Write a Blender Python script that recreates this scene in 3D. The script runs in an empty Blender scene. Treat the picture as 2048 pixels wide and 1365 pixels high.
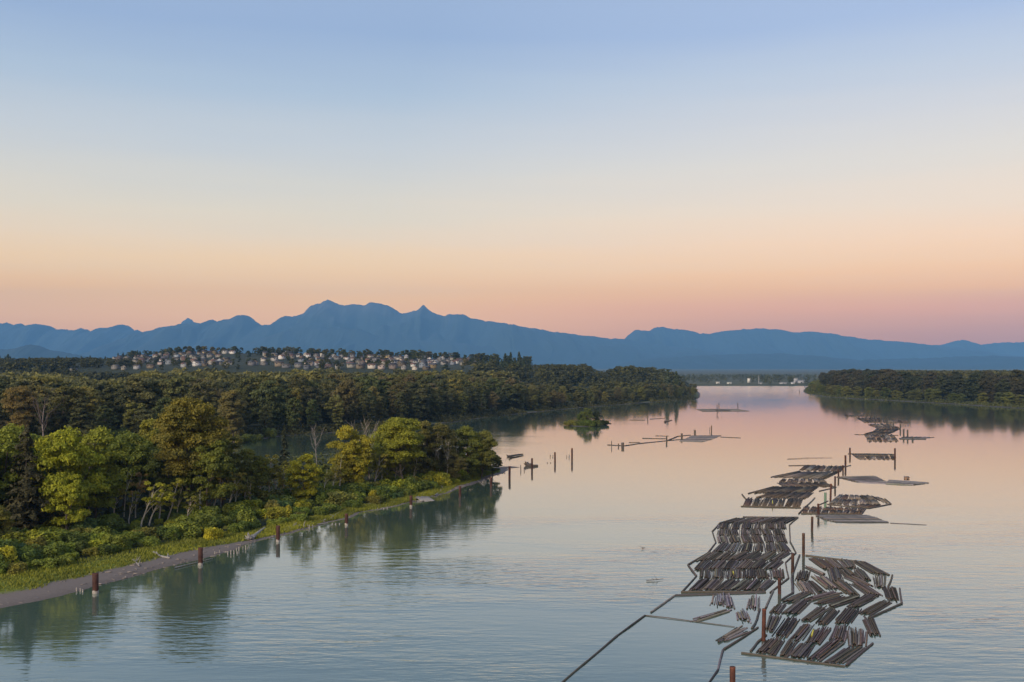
import bpy, math, random
import numpy as np
from mathutils import Vector, Matrix

R = math.radians
rng = np.random.default_rng(7)
random.seed(7)
scene = bpy.context.scene
COL = scene.collection

# ------------------------------------------------------------------ camera
CAM_H = 48.0            # bridge deck height above the river (m)
F = 2000.0              # focal length in pixels of the 2048 px wide photograph
CX, HY = 1024.0, 733.0  # principal column and the row of the horizon
cam_data = bpy.data.cameras.new("camera")
cam = bpy.data.objects.new("camera", cam_data)
COL.objects.link(cam)
cam.location = (0, 0, CAM_H)
cam.rotation_euler = (R(90), 0, 0)
cam_data.sensor_width = 36.0
cam_data.lens = 36.0 * F / 2048.0
cam_data.shift_y = (HY - 682.5) / 2048.0
cam_data.clip_start = 1.0
cam_data.clip_end = 120000.0
scene.camera = cam

# ------------------------------------------------------------------ sky and sun
SUN_EL, SUN_AZ = R(22), R(214)      # set sun's lamp, raised to imitate the western sky's glow, behind the camera's left shoulder (azimuth clockwise from +Y)
SUN_DIR = Vector((math.sin(SUN_AZ) * math.cos(SUN_EL), math.cos(SUN_AZ) * math.cos(SUN_EL), math.sin(SUN_EL)))
world = bpy.data.worlds.new("World")
scene.world = world
world.use_nodes = True
wn, wl = world.node_tree.nodes, world.node_tree.links
wn.clear()


def wnode(t, **kw):
    n = wn.new(t)
    for k, v in kw.items():
        setattr(n, k, v)
    return n


w_out = wnode("ShaderNodeOutputWorld")
w_bg = wnode("ShaderNodeBackground")
w_bg.inputs["Strength"].default_value = 1.0
wl.new(w_bg.outputs[0], w_out.inputs[0])
w_tc = wnode("ShaderNodeTexCoord")
w_sep = wnode("ShaderNodeSeparateXYZ")
wl.new(w_tc.outputs["Generated"], w_sep.inputs[0])


def srgb(c):
    return tuple((x / 255.0 / 12.92 if x / 255.0 <= 0.04045 else ((x / 255.0 + 0.055) / 1.055) ** 2.4) for x in c)


def ramp(stops):
    n = wnode("ShaderNodeValToRGB")
    cr = n.color_ramp
    cr.interpolation = 'EASE' if False else 'LINEAR'
    while len(cr.elements) < len(stops):
        cr.elements.new(0.5)
    for e, (p, c) in zip(cr.elements, stops):
        e.position = p
        e.color = (*c, 1)
    return n


# elevation (sine) is stretched so that the ramp spends its stops near the horizon
w_el = wnode("ShaderNodeMath", operation='ADD')
wl.new(w_sep.outputs[2], w_el.inputs[0])
# faint streaks of high thin cloud
w_map = wnode("ShaderNodeMapping")
w_map.inputs["Scale"].default_value = (3.0, 3.0, 42.0)
wl.new(w_tc.outputs["Generated"], w_map.inputs[0])
w_noise = wnode("ShaderNodeTexNoise")
w_noise.inputs["Scale"].default_value = 1.0
w_noise.inputs["Detail"].default_value = 3.0
wl.new(w_map.outputs[0], w_noise.inputs["Vector"])
w_ns = wnode("ShaderNodeMath", operation='MULTIPLY_ADD')
w_ns.inputs[1].default_value = 0.018
w_ns.inputs[2].default_value = -0.009
wl.new(w_noise.outputs[0], w_ns.inputs[0])
wl.new(w_ns.outputs[0], w_el.inputs[1])

# SKY COLOURS: what is seen from the river (sRGB rows of the evening sky by elevation); the haze between the eye and the sky is allowed for
HAZE_D = 3.4e-5
HAZE_TOP = 2300.0
HAZE_I = (0.118, 0.262, 0.455)     # radiance of an endless depth of this haze


def through_haze(sin_el, col):
    tan = sin_el / math.sqrt(max(1e-6, 1 - sin_el * sin_el))
    L = min((HAZE_TOP - CAM_H) / max(sin_el, 1e-4), 30000.0 * math.sqrt(1 + tan * tan))
    T = math.exp(-HAZE_D * L)
    return tuple(max(0.004, (c - i_ * (1 - T)) / T) for c, i_ in zip(col, HAZE_I))


def rows(lst):
    """(photograph row, sRGB) -> ramp stops by sine of elevation"""
    out = []
    for y, c in lst:
        t = (HY - y) / 2224.0      # read off near the picture's side edges
        se = t / math.sqrt(1 + t * t)
        out.append((se, through_haze(se, srgb(c))))
    return sorted(out)


ZEN = [(0.55, (0.41, 0.50, 0.72)), (1.0, (0.42, 0.50, 0.70))]
SKY_WARM = rows([(0, (153, 178, 212)), (128, (173, 193, 214)), (250, (195, 204, 212)), (340, (209, 209, 204)), (400, (218, 211, 197)), (460, (225, 208, 187)), (520, (228, 200, 169)), (580, (222, 185, 153)),
                 (630, (220, 180, 154)), (690, (205, 165, 150)), (733, (185, 150, 145))]) + ZEN
SKY_PINK = rows([(0, (174, 194, 226)), (100, (194, 206, 223)), (200, (211, 213, 218)), (300, (223, 218, 211)), (400, (235, 217, 199)), (470, (240, 209, 182)), (520, (237, 199, 166)), (570, (228, 181, 146)),
                 (610, (215, 165, 136)), (650, (194, 154, 136)), (690, (172, 143, 138)), (733, (155, 135, 138))]) + ZEN
SKY_SUN = [(0.0, through_haze(0.03, (1.25, 0.72, 0.40))), (0.05, through_haze(0.05, (1.35, 0.86, 0.50))), (0.10, through_haze(0.10, (1.3, 0.95, 0.62))), (0.2, (0.98, 0.86, 0.70)), (0.345, (0.55, 0.60, 0.74))] + ZEN
r_warm, r_pink, r_sun = ramp(SKY_WARM), ramp(SKY_PINK), ramp(SKY_SUN)
for r_ in (r_warm, r_pink, r_sun):
    wl.new(w_el.outputs[0], r_.inputs[0])
# how far the direction lies from the sunset's azimuth
w_dot = wnode("ShaderNodeVectorMath", operation='DOT_PRODUCT')
w_dot.inputs[1].default_value = (math.sin(SUN_AZ), math.cos(SUN_AZ), 0)
wl.new(w_tc.outputs["Generated"], w_dot.inputs[0])
w_m1 = wnode("ShaderNodeMapRange")
for i_, v_ in ((1, -0.985), (2, -0.74), (3, 0.0), (4, 1.0)):
    w_m1.inputs[i_].default_value = v_
wl.new(w_dot.outputs["Value"], w_m1.inputs[0])
w_m2 = wnode("ShaderNodeMapRange")
for i_, v_ in ((1, -0.4), (2, 1.0), (3, 0.0), (4, 1.0)):
    w_m2.inputs[i_].default_value = v_
wl.new(w_dot.outputs["Value"], w_m2.inputs[0])


def wmix(fac, a, b, blend='MIX'):
    n = wnode("ShaderNodeMix", data_type='RGBA', blend_type=blend)
    if hasattr(fac, "node"):
        wl.new(fac, n.inputs[0])
    else:
        n.inputs[0].default_value = fac
    wl.new(a, n.inputs[6])
    wl.new(b, n.inputs[7])
    return n.outputs[2]


w_c = wmix(w_m1.outputs[0], r_pink.outputs[0], r_warm.outputs[0])
w_c = wmix(w_m2.outputs[0], w_c, r_sun.outputs[0])
# physical sky on top, at twilight strength
w_sky = wnode("ShaderNodeTexSky", sky_type='NISHITA')
w_sky.sun_disc = False
w_sky.sun_elevation = SUN_EL
w_sky.sun_rotation = SUN_AZ
w_sc = wnode("ShaderNodeVectorMath", operation='SCALE')
w_sc.inputs[3].default_value = 0.0006
wl.new(w_sky.outputs[0], w_sc.inputs[0])
w_c = wmix(1.0, w_c, w_sc.outputs[0], 'ADD')
wl.new(w_c, w_bg.inputs[0])

sun_data = bpy.data.lights.new("sun", 'SUN')  # stands in for the glow of the western sky after sunset
sun_data.energy = 5.0
sun_data.angle = R(24)
sun_data.color = (1.0, 0.83, 0.64)
sun = bpy.data.objects.new("sun", sun_data)
COL.objects.link(sun)
sun.rotation_euler = SUN_DIR.to_track_quat('Z', 'Y').to_euler()

scene.view_settings.view_transform = 'Standard'
scene.view_settings.look = 'None'
scene.view_settings.exposure = 0.0
scene.view_settings.gamma = 1.0
scene.view_settings.use_curve_mapping = False
scene.cycles.use_denoising = True
scene.cycles.max_bounces = 6
scene.cycles.diffuse_bounces = 3
scene.cycles.glossy_bounces = 3
scene.cycles.transmission_bounces = 2
scene.cycles.transparent_max_bounces = 4
scene.cycles.volume_bounces = 0
scene.cycles.caustics_reflective = False
scene.cycles.caustics_refractive = False


# ------------------------------------------------------------------ helpers
def G(px, py, z=0.0):
    """Where the sight line of a photograph pixel meets the level z."""
    d = (CAM_H - z) * F / (py - HY)
    return np.array(((px - CX) / F * d, d, z))


def depth(py):
    return CAM_H * F / (py - HY)


def height_at(py, d):
    """Height of something seen at row py at distance d."""
    return CAM_H - (py - HY) / F * d


def link(o, parent=None):
    COL.objects.link(o)
    if parent is not None:
        o.parent = parent
    return o


def tag(o, label=None, cat=None, group=None, kind=None):
    if label:
        o["label"] = label
    if cat:
        o["category"] = cat
    if group:
        o["group"] = group
    if kind:
        o["kind"] = kind
    return o


def empty(name, loc, label=None, cat=None, group=None):
    o = bpy.data.objects.new(name, None)
    o.empty_display_size = 0.5
    o.location = loc
    link(o)
    return tag(o, label, cat, group)


def mesh_np(name, verts, faces, mats, smooth=False, attrs=None, mat_idx=None):
    """faces: (n,k) int array (all k-gons) or list of such arrays."""
    me = bpy.data.meshes.new(name)
    if not isinstance(faces, list):
        faces = [faces]
    faces = [np.asarray(f, dtype=np.int32) for f in faces if len(f)]
    verts = np.asarray(verts, dtype=np.float32)
    me.vertices.add(len(verts))
    me.vertices.foreach_set("co", verts.ravel())
    nl = sum(f.size for f in faces)
    nf = sum(len(f) for f in faces)
    me.loops.add(nl)
    me.loops.foreach_set("vertex_index", np.concatenate([f.ravel() for f in faces]))
    me.polygons.add(nf)
    tot = np.concatenate([np.full(len(f), f.shape[1], dtype=np.int32) for f in faces])
    start = np.concatenate(([0], np.cumsum(tot)[:-1])).astype(np.int32)
    me.polygons.foreach_set("loop_start", start)
    me.polygons.foreach_set("loop_total", tot)
    if smooth:
        me.polygons.foreach_set("use_smooth", np.ones(nf, dtype=bool))
    for m in mats:
        me.materials.append(m)
    if mat_idx is not None:
        me.polygons.foreach_set("material_index", np.asarray(mat_idx, dtype=np.int32))
    for an, (dom, vals) in (attrs or {}).items():
        a = me.attributes.new(an, 'FLOAT', dom)
        a.data.foreach_set("value", np.asarray(vals, dtype=np.float32))
    me.update()
    return me


def obj(name, me, loc=(0, 0, 0), parent=None, rot=None, scale=None, color=None):
    o = bpy.data.objects.new(name, me)
    o.location = loc
    if rot is not None:
        o.rotation_euler = rot
    if scale is not None:
        o.scale = scale
    if color is not None:
        o.color = (*color, 1)
    return link(o, parent)


ORD1 = ["zeroth", "first", "second", "third", "fourth", "fifth", "sixth", "seventh", "eighth", "ninth", "tenth", "eleventh", "twelfth", "thirteenth",
        "fourteenth", "fifteenth", "sixteenth", "seventeenth", "eighteenth", "nineteenth"]
TENS = {2: ("twentieth", "twenty"), 3: ("thirtieth", "thirty"), 4: ("fortieth", "forty"), 5: ("fiftieth", "fifty"), 6: ("sixtieth", "sixty"),
        7: ("seventieth", "seventy"), 8: ("eightieth", "eighty"), 9: ("ninetieth", "ninety")}


def ordinal(n):
    if n < 20:
        return ORD1[n]
    if n >= 100:
        return "hundredth" if n == 100 else "hundred-and-" + ordinal(n - 100)
    t, u = divmod(n, 10)
    return TENS[t][0] if u == 0 else TENS[t][1] + "-" + ORD1[u]


def smooth01(a, b, x):
    t = np.clip((np.asarray(x, dtype=float) - a) / (b - a), 0, 1)
    return t * t * (3 - 2 * t)


def vnoise(x, y, seed=0):
    """cheap smooth 2-D value noise, about -1..1"""
    x, y = np.asarray(x, dtype=float), np.asarray(y, dtype=float)
    xi, yi = np.floor(x).astype(np.int64), np.floor(y).astype(np.int64)
    xf, yf = x - xi, y - yi
    u, v = xf * xf * (3 - 2 * xf), yf * yf * (3 - 2 * yf)

    def h(a, b):
        n = (a * 374761393 + b * 668265263 + seed * 1442695041) & 0x7fffffff
        n = ((n ^ (n >> 13)) * 1274126177) & 0x7fffffff
        return ((n ^ (n >> 16)) & 0xffff) / 32767.5 - 1
    return (h(xi, yi) * (1 - u) + h(xi + 1, yi) * u) * (1 - v) + (h(xi, yi + 1) * (1 - u) + h(xi + 1, yi + 1) * u) * v


def fbm(x, y, seed=0, oct=4):
    s, a = 0, 1.0
    for k in range(oct):
        s = s + a * vnoise(x * 2 ** k, y * 2 ** k, seed + k)
        a *= 0.5
    return s


def poly_sd(poly, X, Y):
    """signed distance to a closed polygon, positive inside"""
    poly = np.asarray(poly, dtype=float)[:, :2]
    shape = np.shape(X)
    P = np.stack([np.ravel(X), np.ravel(Y)], 1)
    best = np.full(len(P), 1e18)
    inside = np.zeros(len(P), dtype=bool)
    n = len(poly)
    for i in range(n):
        a, b = poly[i], poly[(i + 1) % n]
        ab = b - a
        t = np.clip(((P - a) @ ab) / max(ab @ ab, 1e-9), 0, 1)
        q = a + t[:, None] * ab
        best = np.minimum(best, ((P - q) ** 2).sum(1))
        c = (a[1] > P[:, 1]) != (b[1] > P[:, 1])
        with np.errstate(divide='ignore', invalid='ignore'):
            xx = (b[0] - a[0]) * (P[:, 1] - a[1]) / (b[1] - a[1]) + a[0]
        inside ^= c & (P[:, 0] < xx)
    d = np.sqrt(best)
    return np.where(inside, d, -d).reshape(shape)


def resample(poly, step):
    """points spaced STEP along a polyline, with tangents"""
    poly = np.asarray(poly, dtype=float)
    seg = np.linalg.norm(np.diff(poly, axis=0), axis=1)
    s = np.concatenate(([0], np.cumsum(seg)))
    t = np.arange(0, s[-1], step)
    return np.stack([np.interp(t, s, poly[:, k]) for k in range(poly.shape[1])], 1), s[-1]


# ------------------------------------------------------------------ materials
def new_mat(name):
    m = bpy.data.materials.new(name)
    m.use_nodes = True
    nt = m.node_tree
    return m, nt.nodes, nt.links, nt.nodes["Principled BSDF"]


def nd(nodes, t, **kw):
    n = nodes.new(t)
    for k, v in kw.items():
        setattr(n, k, v)
    return n


def mixc(nodes, links, fac, a, b, blend='MIX'):
    n = nodes.new("ShaderNodeMix")
    n.data_type = 'RGBA'
    n.blend_type = blend
    for sock, v in ((n.inputs[0], fac), (n.inputs[6], a), (n.inputs[7], b)):
        if hasattr(v, "node"):
            links.new(v, sock)
        elif isinstance(v, tuple):
            sock.default_value = (*v, 1) if len(v) == 3 else v
        else:
            sock.default_value = v
    return n.outputs[2]


def foliage_mat(name, translucent=0.32):
    m, n, l, p = new_mat(name)
    oi = nd(n, "ShaderNodeObjectInfo")
    at = nd(n, "ShaderNodeAttribute", attribute_name="tint")
    rmp = nd(n, "ShaderNodeValToRGB")
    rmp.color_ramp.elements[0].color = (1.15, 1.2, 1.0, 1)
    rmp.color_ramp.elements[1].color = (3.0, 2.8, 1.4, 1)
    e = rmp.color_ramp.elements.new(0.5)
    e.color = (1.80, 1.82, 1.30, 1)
    l.new(at.outputs["Fac"], rmp.inputs[0])
    c = mixc(n, l, 1.0, oi.outputs["Color"], rmp.outputs[0], 'MULTIPLY')
    l.new(c, p.inputs["Base Color"])
    p.inputs["Roughness"].default_value = 0.7
    p.inputs["Specular IOR Level"].default_value = 0.25
    tr = nd(n, "ShaderNodeBsdfTranslucent")
    l.new(c, tr.inputs[0])
    mx = nd(n, "ShaderNodeMixShader")
    mx.inputs[0].default_value = translucent
    l.new(p.outputs[0], mx.inputs[1])
    l.new(tr.outputs[0], mx.inputs[2])
    l.new(mx.outputs[0], n["Material Output"].inputs[0])
    return m


def noisy_mat(name, c1, c2, scale=1.0, rough=0.85, detail=4.0, stretch=(1, 1, 1), obj_color=False, bump=0.0, coord="Object", spec=0.3):
    m, n, l, p = new_mat(name)
    tc = nd(n, "ShaderNodeTexCoord")
    mp = nd(n, "ShaderNodeMapping")
    mp.inputs["Scale"].default_value = stretch
    l.new(tc.outputs[coord], mp.inputs[0])
    nz = nd(n, "ShaderNodeTexNoise")
    nz.inputs["Scale"].default_value = scale
    nz.inputs["Detail"].default_value = detail
    l.new(mp.outputs[0], nz.inputs["Vector"])
    mr = nd(n, "ShaderNodeMapRange")
    mr.inputs[1].default_value, mr.inputs[2].default_value = 0.32, 0.68
    l.new(nz.outputs[0], mr.inputs[0])
    c = mixc(n, l, mr.outputs[0], c1, c2)
    if obj_color:
        oi = nd(n, "ShaderNodeObjectInfo")
        c = mixc(n, l, 1.0, c, oi.outputs["Color"], 'MULTIPLY')
    l.new(c, p.inputs["Base Color"])
    p.inputs["Roughness"].default_value = rough
    p.inputs["Specular IOR Level"].default_value = spec
    if bump:
        b = nd(n, "ShaderNodeBump")
        b.inputs["Strength"].default_value = bump
        b.inputs["Distance"].default_value = 0.05
        l.new(nz.outputs[0], b.inputs["Height"])
        l.new(b.outputs[0], p.inputs["Normal"])
    return m


M_LEAF = foliage_mat("leaves")
M_NEEDLE = foliage_mat("needles", 0.06)
M_BARK = noisy_mat("bark", (0.75, 0.75, 0.75), (1.2, 1.15, 1.1), 3.0, 0.9, obj_color=True, stretch=(1, 1, 0.2))
M_LOG = noisy_mat("log_bark", (0.55, 0.55, 0.56), (1.35, 1.25, 1.2), 2.6, 0.8, obj_color=True, stretch=(1.2, 3.0, 1.2), coord="Object", spec=0.12)
M_LOGEND = noisy_mat("log_cut", (0.10, 0.075, 0.06), (0.20, 0.15, 0.11), 3.0, 0.85)
M_RUST = noisy_mat("rusty_steel", (0.028, 0.011, 0.009), (0.075, 0.028, 0.018), 1.2, 0.75, stretch=(1, 1, 0.5), obj_color=True)
M_TIDE = noisy_mat("tide_crust", (0.20, 0.185, 0.17), (0.36, 0.33, 0.30), 3.0, 0.9)
M_DRIFT = noisy_mat("driftwood", (0.16, 0.15, 0.14), (0.34, 0.32, 0.30), 2.5, 0.85, stretch=(1, 1, 1))
M_WOODPILE = noisy_mat("old_wood", (0.05, 0.04, 0.034), (0.11, 0.09, 0.075), 2.0, 0.85, stretch=(1, 1, 0.3), obj_color=True)
M_WALL = noisy_mat("house_wall", (0.86, 0.86, 0.86), (1.0, 1.0, 1.0), 0.4, 0.85, obj_color=True)
M_ROOF = noisy_mat("roof_shingle", (0.75, 0.75, 0.75), (1.15, 1.1, 1.05), 1.2, 0.9, obj_color=True)
m_, n_, l_, p_ = new_mat("window_glass")
p_.inputs["Base Color"].default_value = (0.03, 0.035, 0.045, 1)
p_.inputs["Roughness"].default_value = 0.08
M_GLASS = m_


def land_mat(name, dark=(0.030, 0.038, 0.016), grass=(0.125, 0.155, 0.022), mud=(0.115, 0.098, 0.088)):
    """ground: wet mud and silt below, grass above it, woodland litter inland; the borders follow the mesh's own attribute"""
    m, n, l, p = new_mat(name)
    at = nd(n, "ShaderNodeAttribute", attribute_name="inland")
    tc = nd(n, "ShaderNodeTexCoord")
    nz = nd(n, "ShaderNodeTexNoise")
    nz.inputs["Scale"].default_value = 0.22
    nz.inputs["Detail"].default_value = 6.0
    l.new(tc.outputs["Object"], nz.inputs["Vector"])
    nz2 = nd(n, "ShaderNodeTexNoise")
    nz2.inputs["Scale"].default_value = 1.7
    nz2.inputs["Detail"].default_value = 5.0
    l.new(tc.outputs["Object"], nz2.inputs["Vector"])
    ad = nd(n, "ShaderNodeMath", operation='MULTIPLY_ADD')
    ad.inputs[1].default_value = 0.35
    l.new(nz.outputs[0], ad.inputs[0])
    l.new(at.outputs["Fac"], ad.inputs[2])
    f1 = nd(n, "ShaderNodeMapRange")
    f1.inputs[1].default_value, f1.inputs[2].default_value = 1.10, 1.26
    l.new(ad.outputs[0], f1.inputs[0])
    f2 = nd(n, "ShaderNodeMapRange")
    f2.inputs[1].default_value, f2.inputs[2].default_value = 2.1, 2.5
    l.new(ad.outputs[0], f2.inputs[0])
    f0 = nd(n, "ShaderNodeMapRange")
    f0.inputs[1].default_value, f0.inputs[2].default_value = 0.28, 0.62
    l.new(ad.outputs[0], f0.inputs[0])
    wet = mixc(n, l, f0.outputs[0], tuple(x * 0.5 for x in mud), mud)
    wet = mixc(n, l, nz2.outputs[0], wet, tuple(x * 1.5 for x in mud), 'MIX')
    g2 = mixc(n, l, nz2.outputs[0], tuple(x * 0.6 for x in grass), tuple(x * 1.35 for x in grass))
    c = mixc(n, l, f1.outputs[0], wet, g2)
    c = mixc(n, l, f2.outputs[0], c, dark)
    l.new(c, p.inputs["Base Color"])
    p.inputs["Roughness"].default_value = 0.9
    p.inputs["Specular IOR Level"].default_value = 0.2
    return m


M_LAND = land_mat("island_ground")
M_LAND_FAR = land_mat("bank_ground", dark=(0.026, 0.032, 0.016), grass=(0.070, 0.080, 0.030), mud=(0.060, 0.054, 0.048))
M_HILL = noisy_mat("hill_ground", (0.030, 0.038, 0.018), (0.075, 0.075, 0.035), 0.01, 0.95)

# mountains: forest below, rock and old snow above
m_, n_, l_, p_ = new_mat("mountain_slopes")
tc_ = nd(n_, "ShaderNodeTexCoord")
nz_ = nd(n_, "ShaderNodeTexNoise")
nz_.inputs["Scale"].default_value = 0.0016
nz_.inputs["Detail"].default_value = 7.0
l_.new(tc_.outputs["Object"], nz_.inputs["Vector"])
sp_ = nd(n_, "ShaderNodeSeparateXYZ")
l_.new(tc_.outputs["Object"], sp_.inputs[0])
ma_ = nd(n_, "ShaderNodeMath", operation='MULTIPLY_ADD')
ma_.inputs[1].default_value = 900.0
l_.new(nz_.outputs[0], ma_.inputs[0])
l_.new(sp_.outputs[2], ma_.inputs[2])
mr_ = nd(n_, "ShaderNodeMapRange")
mr_.inputs[1].default_value, mr_.inputs[2].default_value = 1500.0, 2300.0
l_.new(ma_.outputs[0], mr_.inputs[0])
c_ = mixc(n_, l_, mr_.outputs[0], (0.026, 0.040, 0.034), (0.085, 0.088, 0.095))
l_.new(c_, p_.inputs["Base Color"])
p_.inputs["Roughness"].default_value = 0.95
p_.inputs["Specular IOR Level"].default_value = 0.1
M_MOUNT = m_
m_, n_, l_, p_ = new_mat("old_snow")
p_.inputs["Base Color"].default_value = (0.34, 0.36, 0.40, 1)
p_.inputs["Roughness"].default_value = 0.8
M_SNOW = m_

# water: silty body colour under a rippled reflecting surface
m_, n_, l_, p_ = new_mat("river_water")
n_.remove(p_)
tc_ = nd(n_, "ShaderNodeTexCoord")
at_ = nd(n_, "ShaderNodeAttribute", attribute_name="ripple")


def wave(scale, stretch, detail, rot=0.0):
    mp = nd(n_, "ShaderNodeMapping")
    mp.inputs["Scale"].default_value = stretch
    mp.inputs["Rotation"].default_value = (0, 0, rot)
    l_.new(tc_.outputs["Object"], mp.inputs[0])
    z = nd(n_, "ShaderNodeTexNoise")
    z.inputs["Scale"].default_value = scale
    z.inputs["Detail"].default_value = detail
    z.inputs["Roughness"].default_value = 0.55
    l_.new(mp.outputs[0], z.inputs["Vector"])
    return z.outputs[0]


w1 = wave(1.0, (0.12, 0.42, 1), 2.0, R(8))
w2 = wave(1.0, (0.45, 1.3, 1), 2.0, R(-12))
w3 = wave(1.0, (0.012, 0.03, 1), 2.0, R(4))
s1 = nd(n_, "ShaderNodeMath", operation='MULTIPLY_ADD')
s1.inputs[1].default_value = 0.30
l_.new(w2, s1.inputs[0])
l_.new(w1, s1.inputs[2])
# cat's paws: patches of stronger and weaker ripple
mr_ = nd(n_, "ShaderNodeMapRange")
mr_.inputs[1].default_value, mr_.inputs[2].default_value, mr_.inputs[3].default_value, mr_.inputs[4].default_value = 0.36, 0.64, 0.18, 1.3
l_.new(w3, mr_.inputs[0])
amp = nd(n_, "ShaderNodeMath", operation='MULTIPLY')
l_.new(mr_.outputs[0], amp.inputs[0])
l_.new(at_.outputs["Fac"], amp.inputs[1])
hgt = nd(n_, "ShaderNodeMath", operation='MULTIPLY')
l_.new(s1.outputs[0], hgt.inputs[0])
l_.new(amp.outputs[0], hgt.inputs[1])
bp = nd(n_, "ShaderNodeBump")
bp.inputs["Strength"].default_value = 1.0
bp.inputs["Distance"].default_value = 0.155
l_.new(hgt.outputs[0], bp.inputs["Height"])
dif = nd(n_, "ShaderNodeBsdfDiffuse")
dif.inputs[0].default_value = (0.074, 0.118, 0.090, 1)
glo = nd(n_, "ShaderNodeBsdfGlossy")
glo.inputs[0].default_value = (0.93, 0.93, 0.93, 1)
at2_ = nd(n_, "ShaderNodeAttribute", attribute_name="chop")      # waves too small to resolve at a distance
l_.new(at2_.outputs["Fac"], glo.inputs["Roughness"])
l_.new(bp.outputs[0], glo.inputs["Normal"])
lw = nd(n_, "ShaderNodeLayerWeight")
lw.inputs[0].default_value = 0.5
l_.new(bp.outputs[0], lw.inputs["Normal"])
fr = nd(n_, "ShaderNodeValToRGB")           # reflectance by how glancing the view is (0 head-on, 1 grazing)
for e_, (p__, v__) in zip([fr.color_ramp.elements[0], fr.color_ramp.elements[1]] + [fr.color_ramp.elements.new(0.5) for _ in range(3)],
                          [(0.0, 0.03), (1.0, 0.94), (0.5, 0.11), (0.70, 0.32), (0.86, 0.70)]):
    e_.position = p__
    e_.color = (v__, v__, v__, 1)
l_.new(lw.outputs["Facing"], fr.inputs[0])
mx = nd(n_, "ShaderNodeMixShader")
l_.new(fr.outputs[0], mx.inputs[0])
l_.new(dif.outputs[0], mx.inputs[1])
l_.new(glo.outputs[0], mx.inputs[2])
l_.new(mx.outputs[0], n_["Material Output"].inputs[0])
M_WATER = m_

# ------------------------------------------------------------------ shorelines (photograph rows on the water level)
ISLAND_FRONT = [(-420, 1390), (-250, 1305), (-120, 1255), (0, 1215), (120, 1191), (210, 1172), (300, 1148), (400, 1119), (490, 1093), (560, 1074), (650, 1050), (720, 1026),
                (820, 1006), (880, 991), (915, 978), (960, 963), (1012, 946)]
ISLAND_BACK = [(1017, 942), (995, 932), (940, 916), (850, 908), (700, 905), (600, 912), (540, 917), (440, 924), (300, 932), (100, 940), (-120, 950), (-500, 965)]
island_front = np.array([G(*p) for p in ISLAND_FRONT])
island_back = np.array([G(*p) for p in ISLAND_BACK])
ISLAND = np.concatenate([island_front, island_back, [[-420, 250, 0]]])
NORTH_SHORE = [(-700, 945), (-300, 930), (0, 915), (280, 898), (480, 887), (560, 873), (650, 867), (780, 858), (900, 846), (960, 837), (1060, 826), (1150, 817), (1250, 809),
               (1330, 803), (1398, 797), (1404, 792), (1398, 785), (1385, 778)]
north_shore = np.array([G(*p) for p in NORTH_SHORE])
NORTH = np.concatenate([north_shore, [[300, 2600, 0], [-3200, 2700, 0], [-3200, 400, 0]]])
SOUTH_SHORE = [(1612, 775), (1606, 783), (1612, 788), (1650, 794), (1700, 797.5), (1800, 803), (1900, 808.5), (2048, 818), (2250, 834), (2700, 880)]
south_shore = np.array([G(*p) for p in SOUTH_SHORE])
SOUTH = np.concatenate([south_shore, [[2600, 500, 0], [3600, 500, 0], [3600, 2600, 0], [900, 2600, 0]]])


def north_height(X, Y, sd):
    base = np.clip(sd * 0.10, -1.5, 2.5) + 0.4 * fbm(X * 0.02, Y * 0.02, 3)
    foot = np.interp(X, [-2500, -1000, -300, 0, 100, 200, 300, 400], [1400, 1340, 1290, 1310, 1370, 1470, 1650, 1800])
    k = Y - foot
    hill = 46 * smooth01(0, 400, k) * np.interp(X, [-200, 60, 200, 320], [1, 0.85, 0.62, 0.35]) + 29 * smooth01(330, 1000, k) * np.interp(X, [-1400, -950, -760, -600, -100, 100, 300], [0.1, 0.3, 0.9, 1, 0.5, 0.2, 0])
    hill = hill * smooth01(2640, 2500, Y) * np.where(sd > 0, 1, 0)
    return np.where(sd < 12, np.minimum(base, sd * 0.10), base + hill + np.where(hill > 1, 2.2 * fbm(X * 0.006, Y * 0.006, 9), 0))


def grid_land(name, poly, x0, x1, y0, y1, step, hfun, mat, width_fun, margin=-14.0):
    xs, ys = np.arange(x0, x1 + step, step), np.arange(y0, y1 + step, step)
    X, Y = np.meshgrid(xs, ys)
    sd = poly_sd(poly, X, Y)
    # let the waterline waver a little
    sdw = sd + (1.9 if mat is M_LAND else 1.3) * fbm(X * 0.07, Y * 0.07, 21, 4)
    Z = hfun(X, Y, sdw)
    inland = np.clip(sdw / width_fun(X, Y), -1, 4) + (0.7 * smooth01(0.0, 1.5, sdw) * smooth01(252, 285, Y) * smooth01(400, 375, Y) if mat is M_LAND else 0)
    nx, ny = len(xs), len(ys)
    idx = np.arange(nx * ny).reshape(ny, nx)
    q = np.stack([idx[:-1, :-1], idx[:-1, 1:], idx[1:, 1:], idx[1:, :-1]], -1).reshape(-1, 4)
    keep = (sd.ravel()[q].max(1) > margin)
    q = q[keep]
    used, inv = np.unique(q, return_inverse=True)
    V = np.stack([X.ravel(), Y.ravel(), Z.ravel()], 1)[used]
    me = mesh_np(name, V, inv.reshape(-1, 4), [mat], smooth=True, attrs={"inland": ('POINT', inland.ravel()[used])})
    return tag(obj(name, me), kind="structure")


def island_height(X, Y, sd):
    return np.where(sd < 0, np.maximum(sd * 0.12, -1.4), np.minimum(sd * 0.075, 0.55) + np.clip((sd - 9) * 0.04, 0, 1.4) + np.where(sd > 10, 0.25 * fbm(X * 0.08, Y * 0.08, 5), 0))


def bank_width(X, Y):
    """scale of the mud-grass-litter zones: mud ends about 1.0, grass about 2.1 of this"""
    return 10.0 - 7.0 * smooth01(215, 330, Y)


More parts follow.
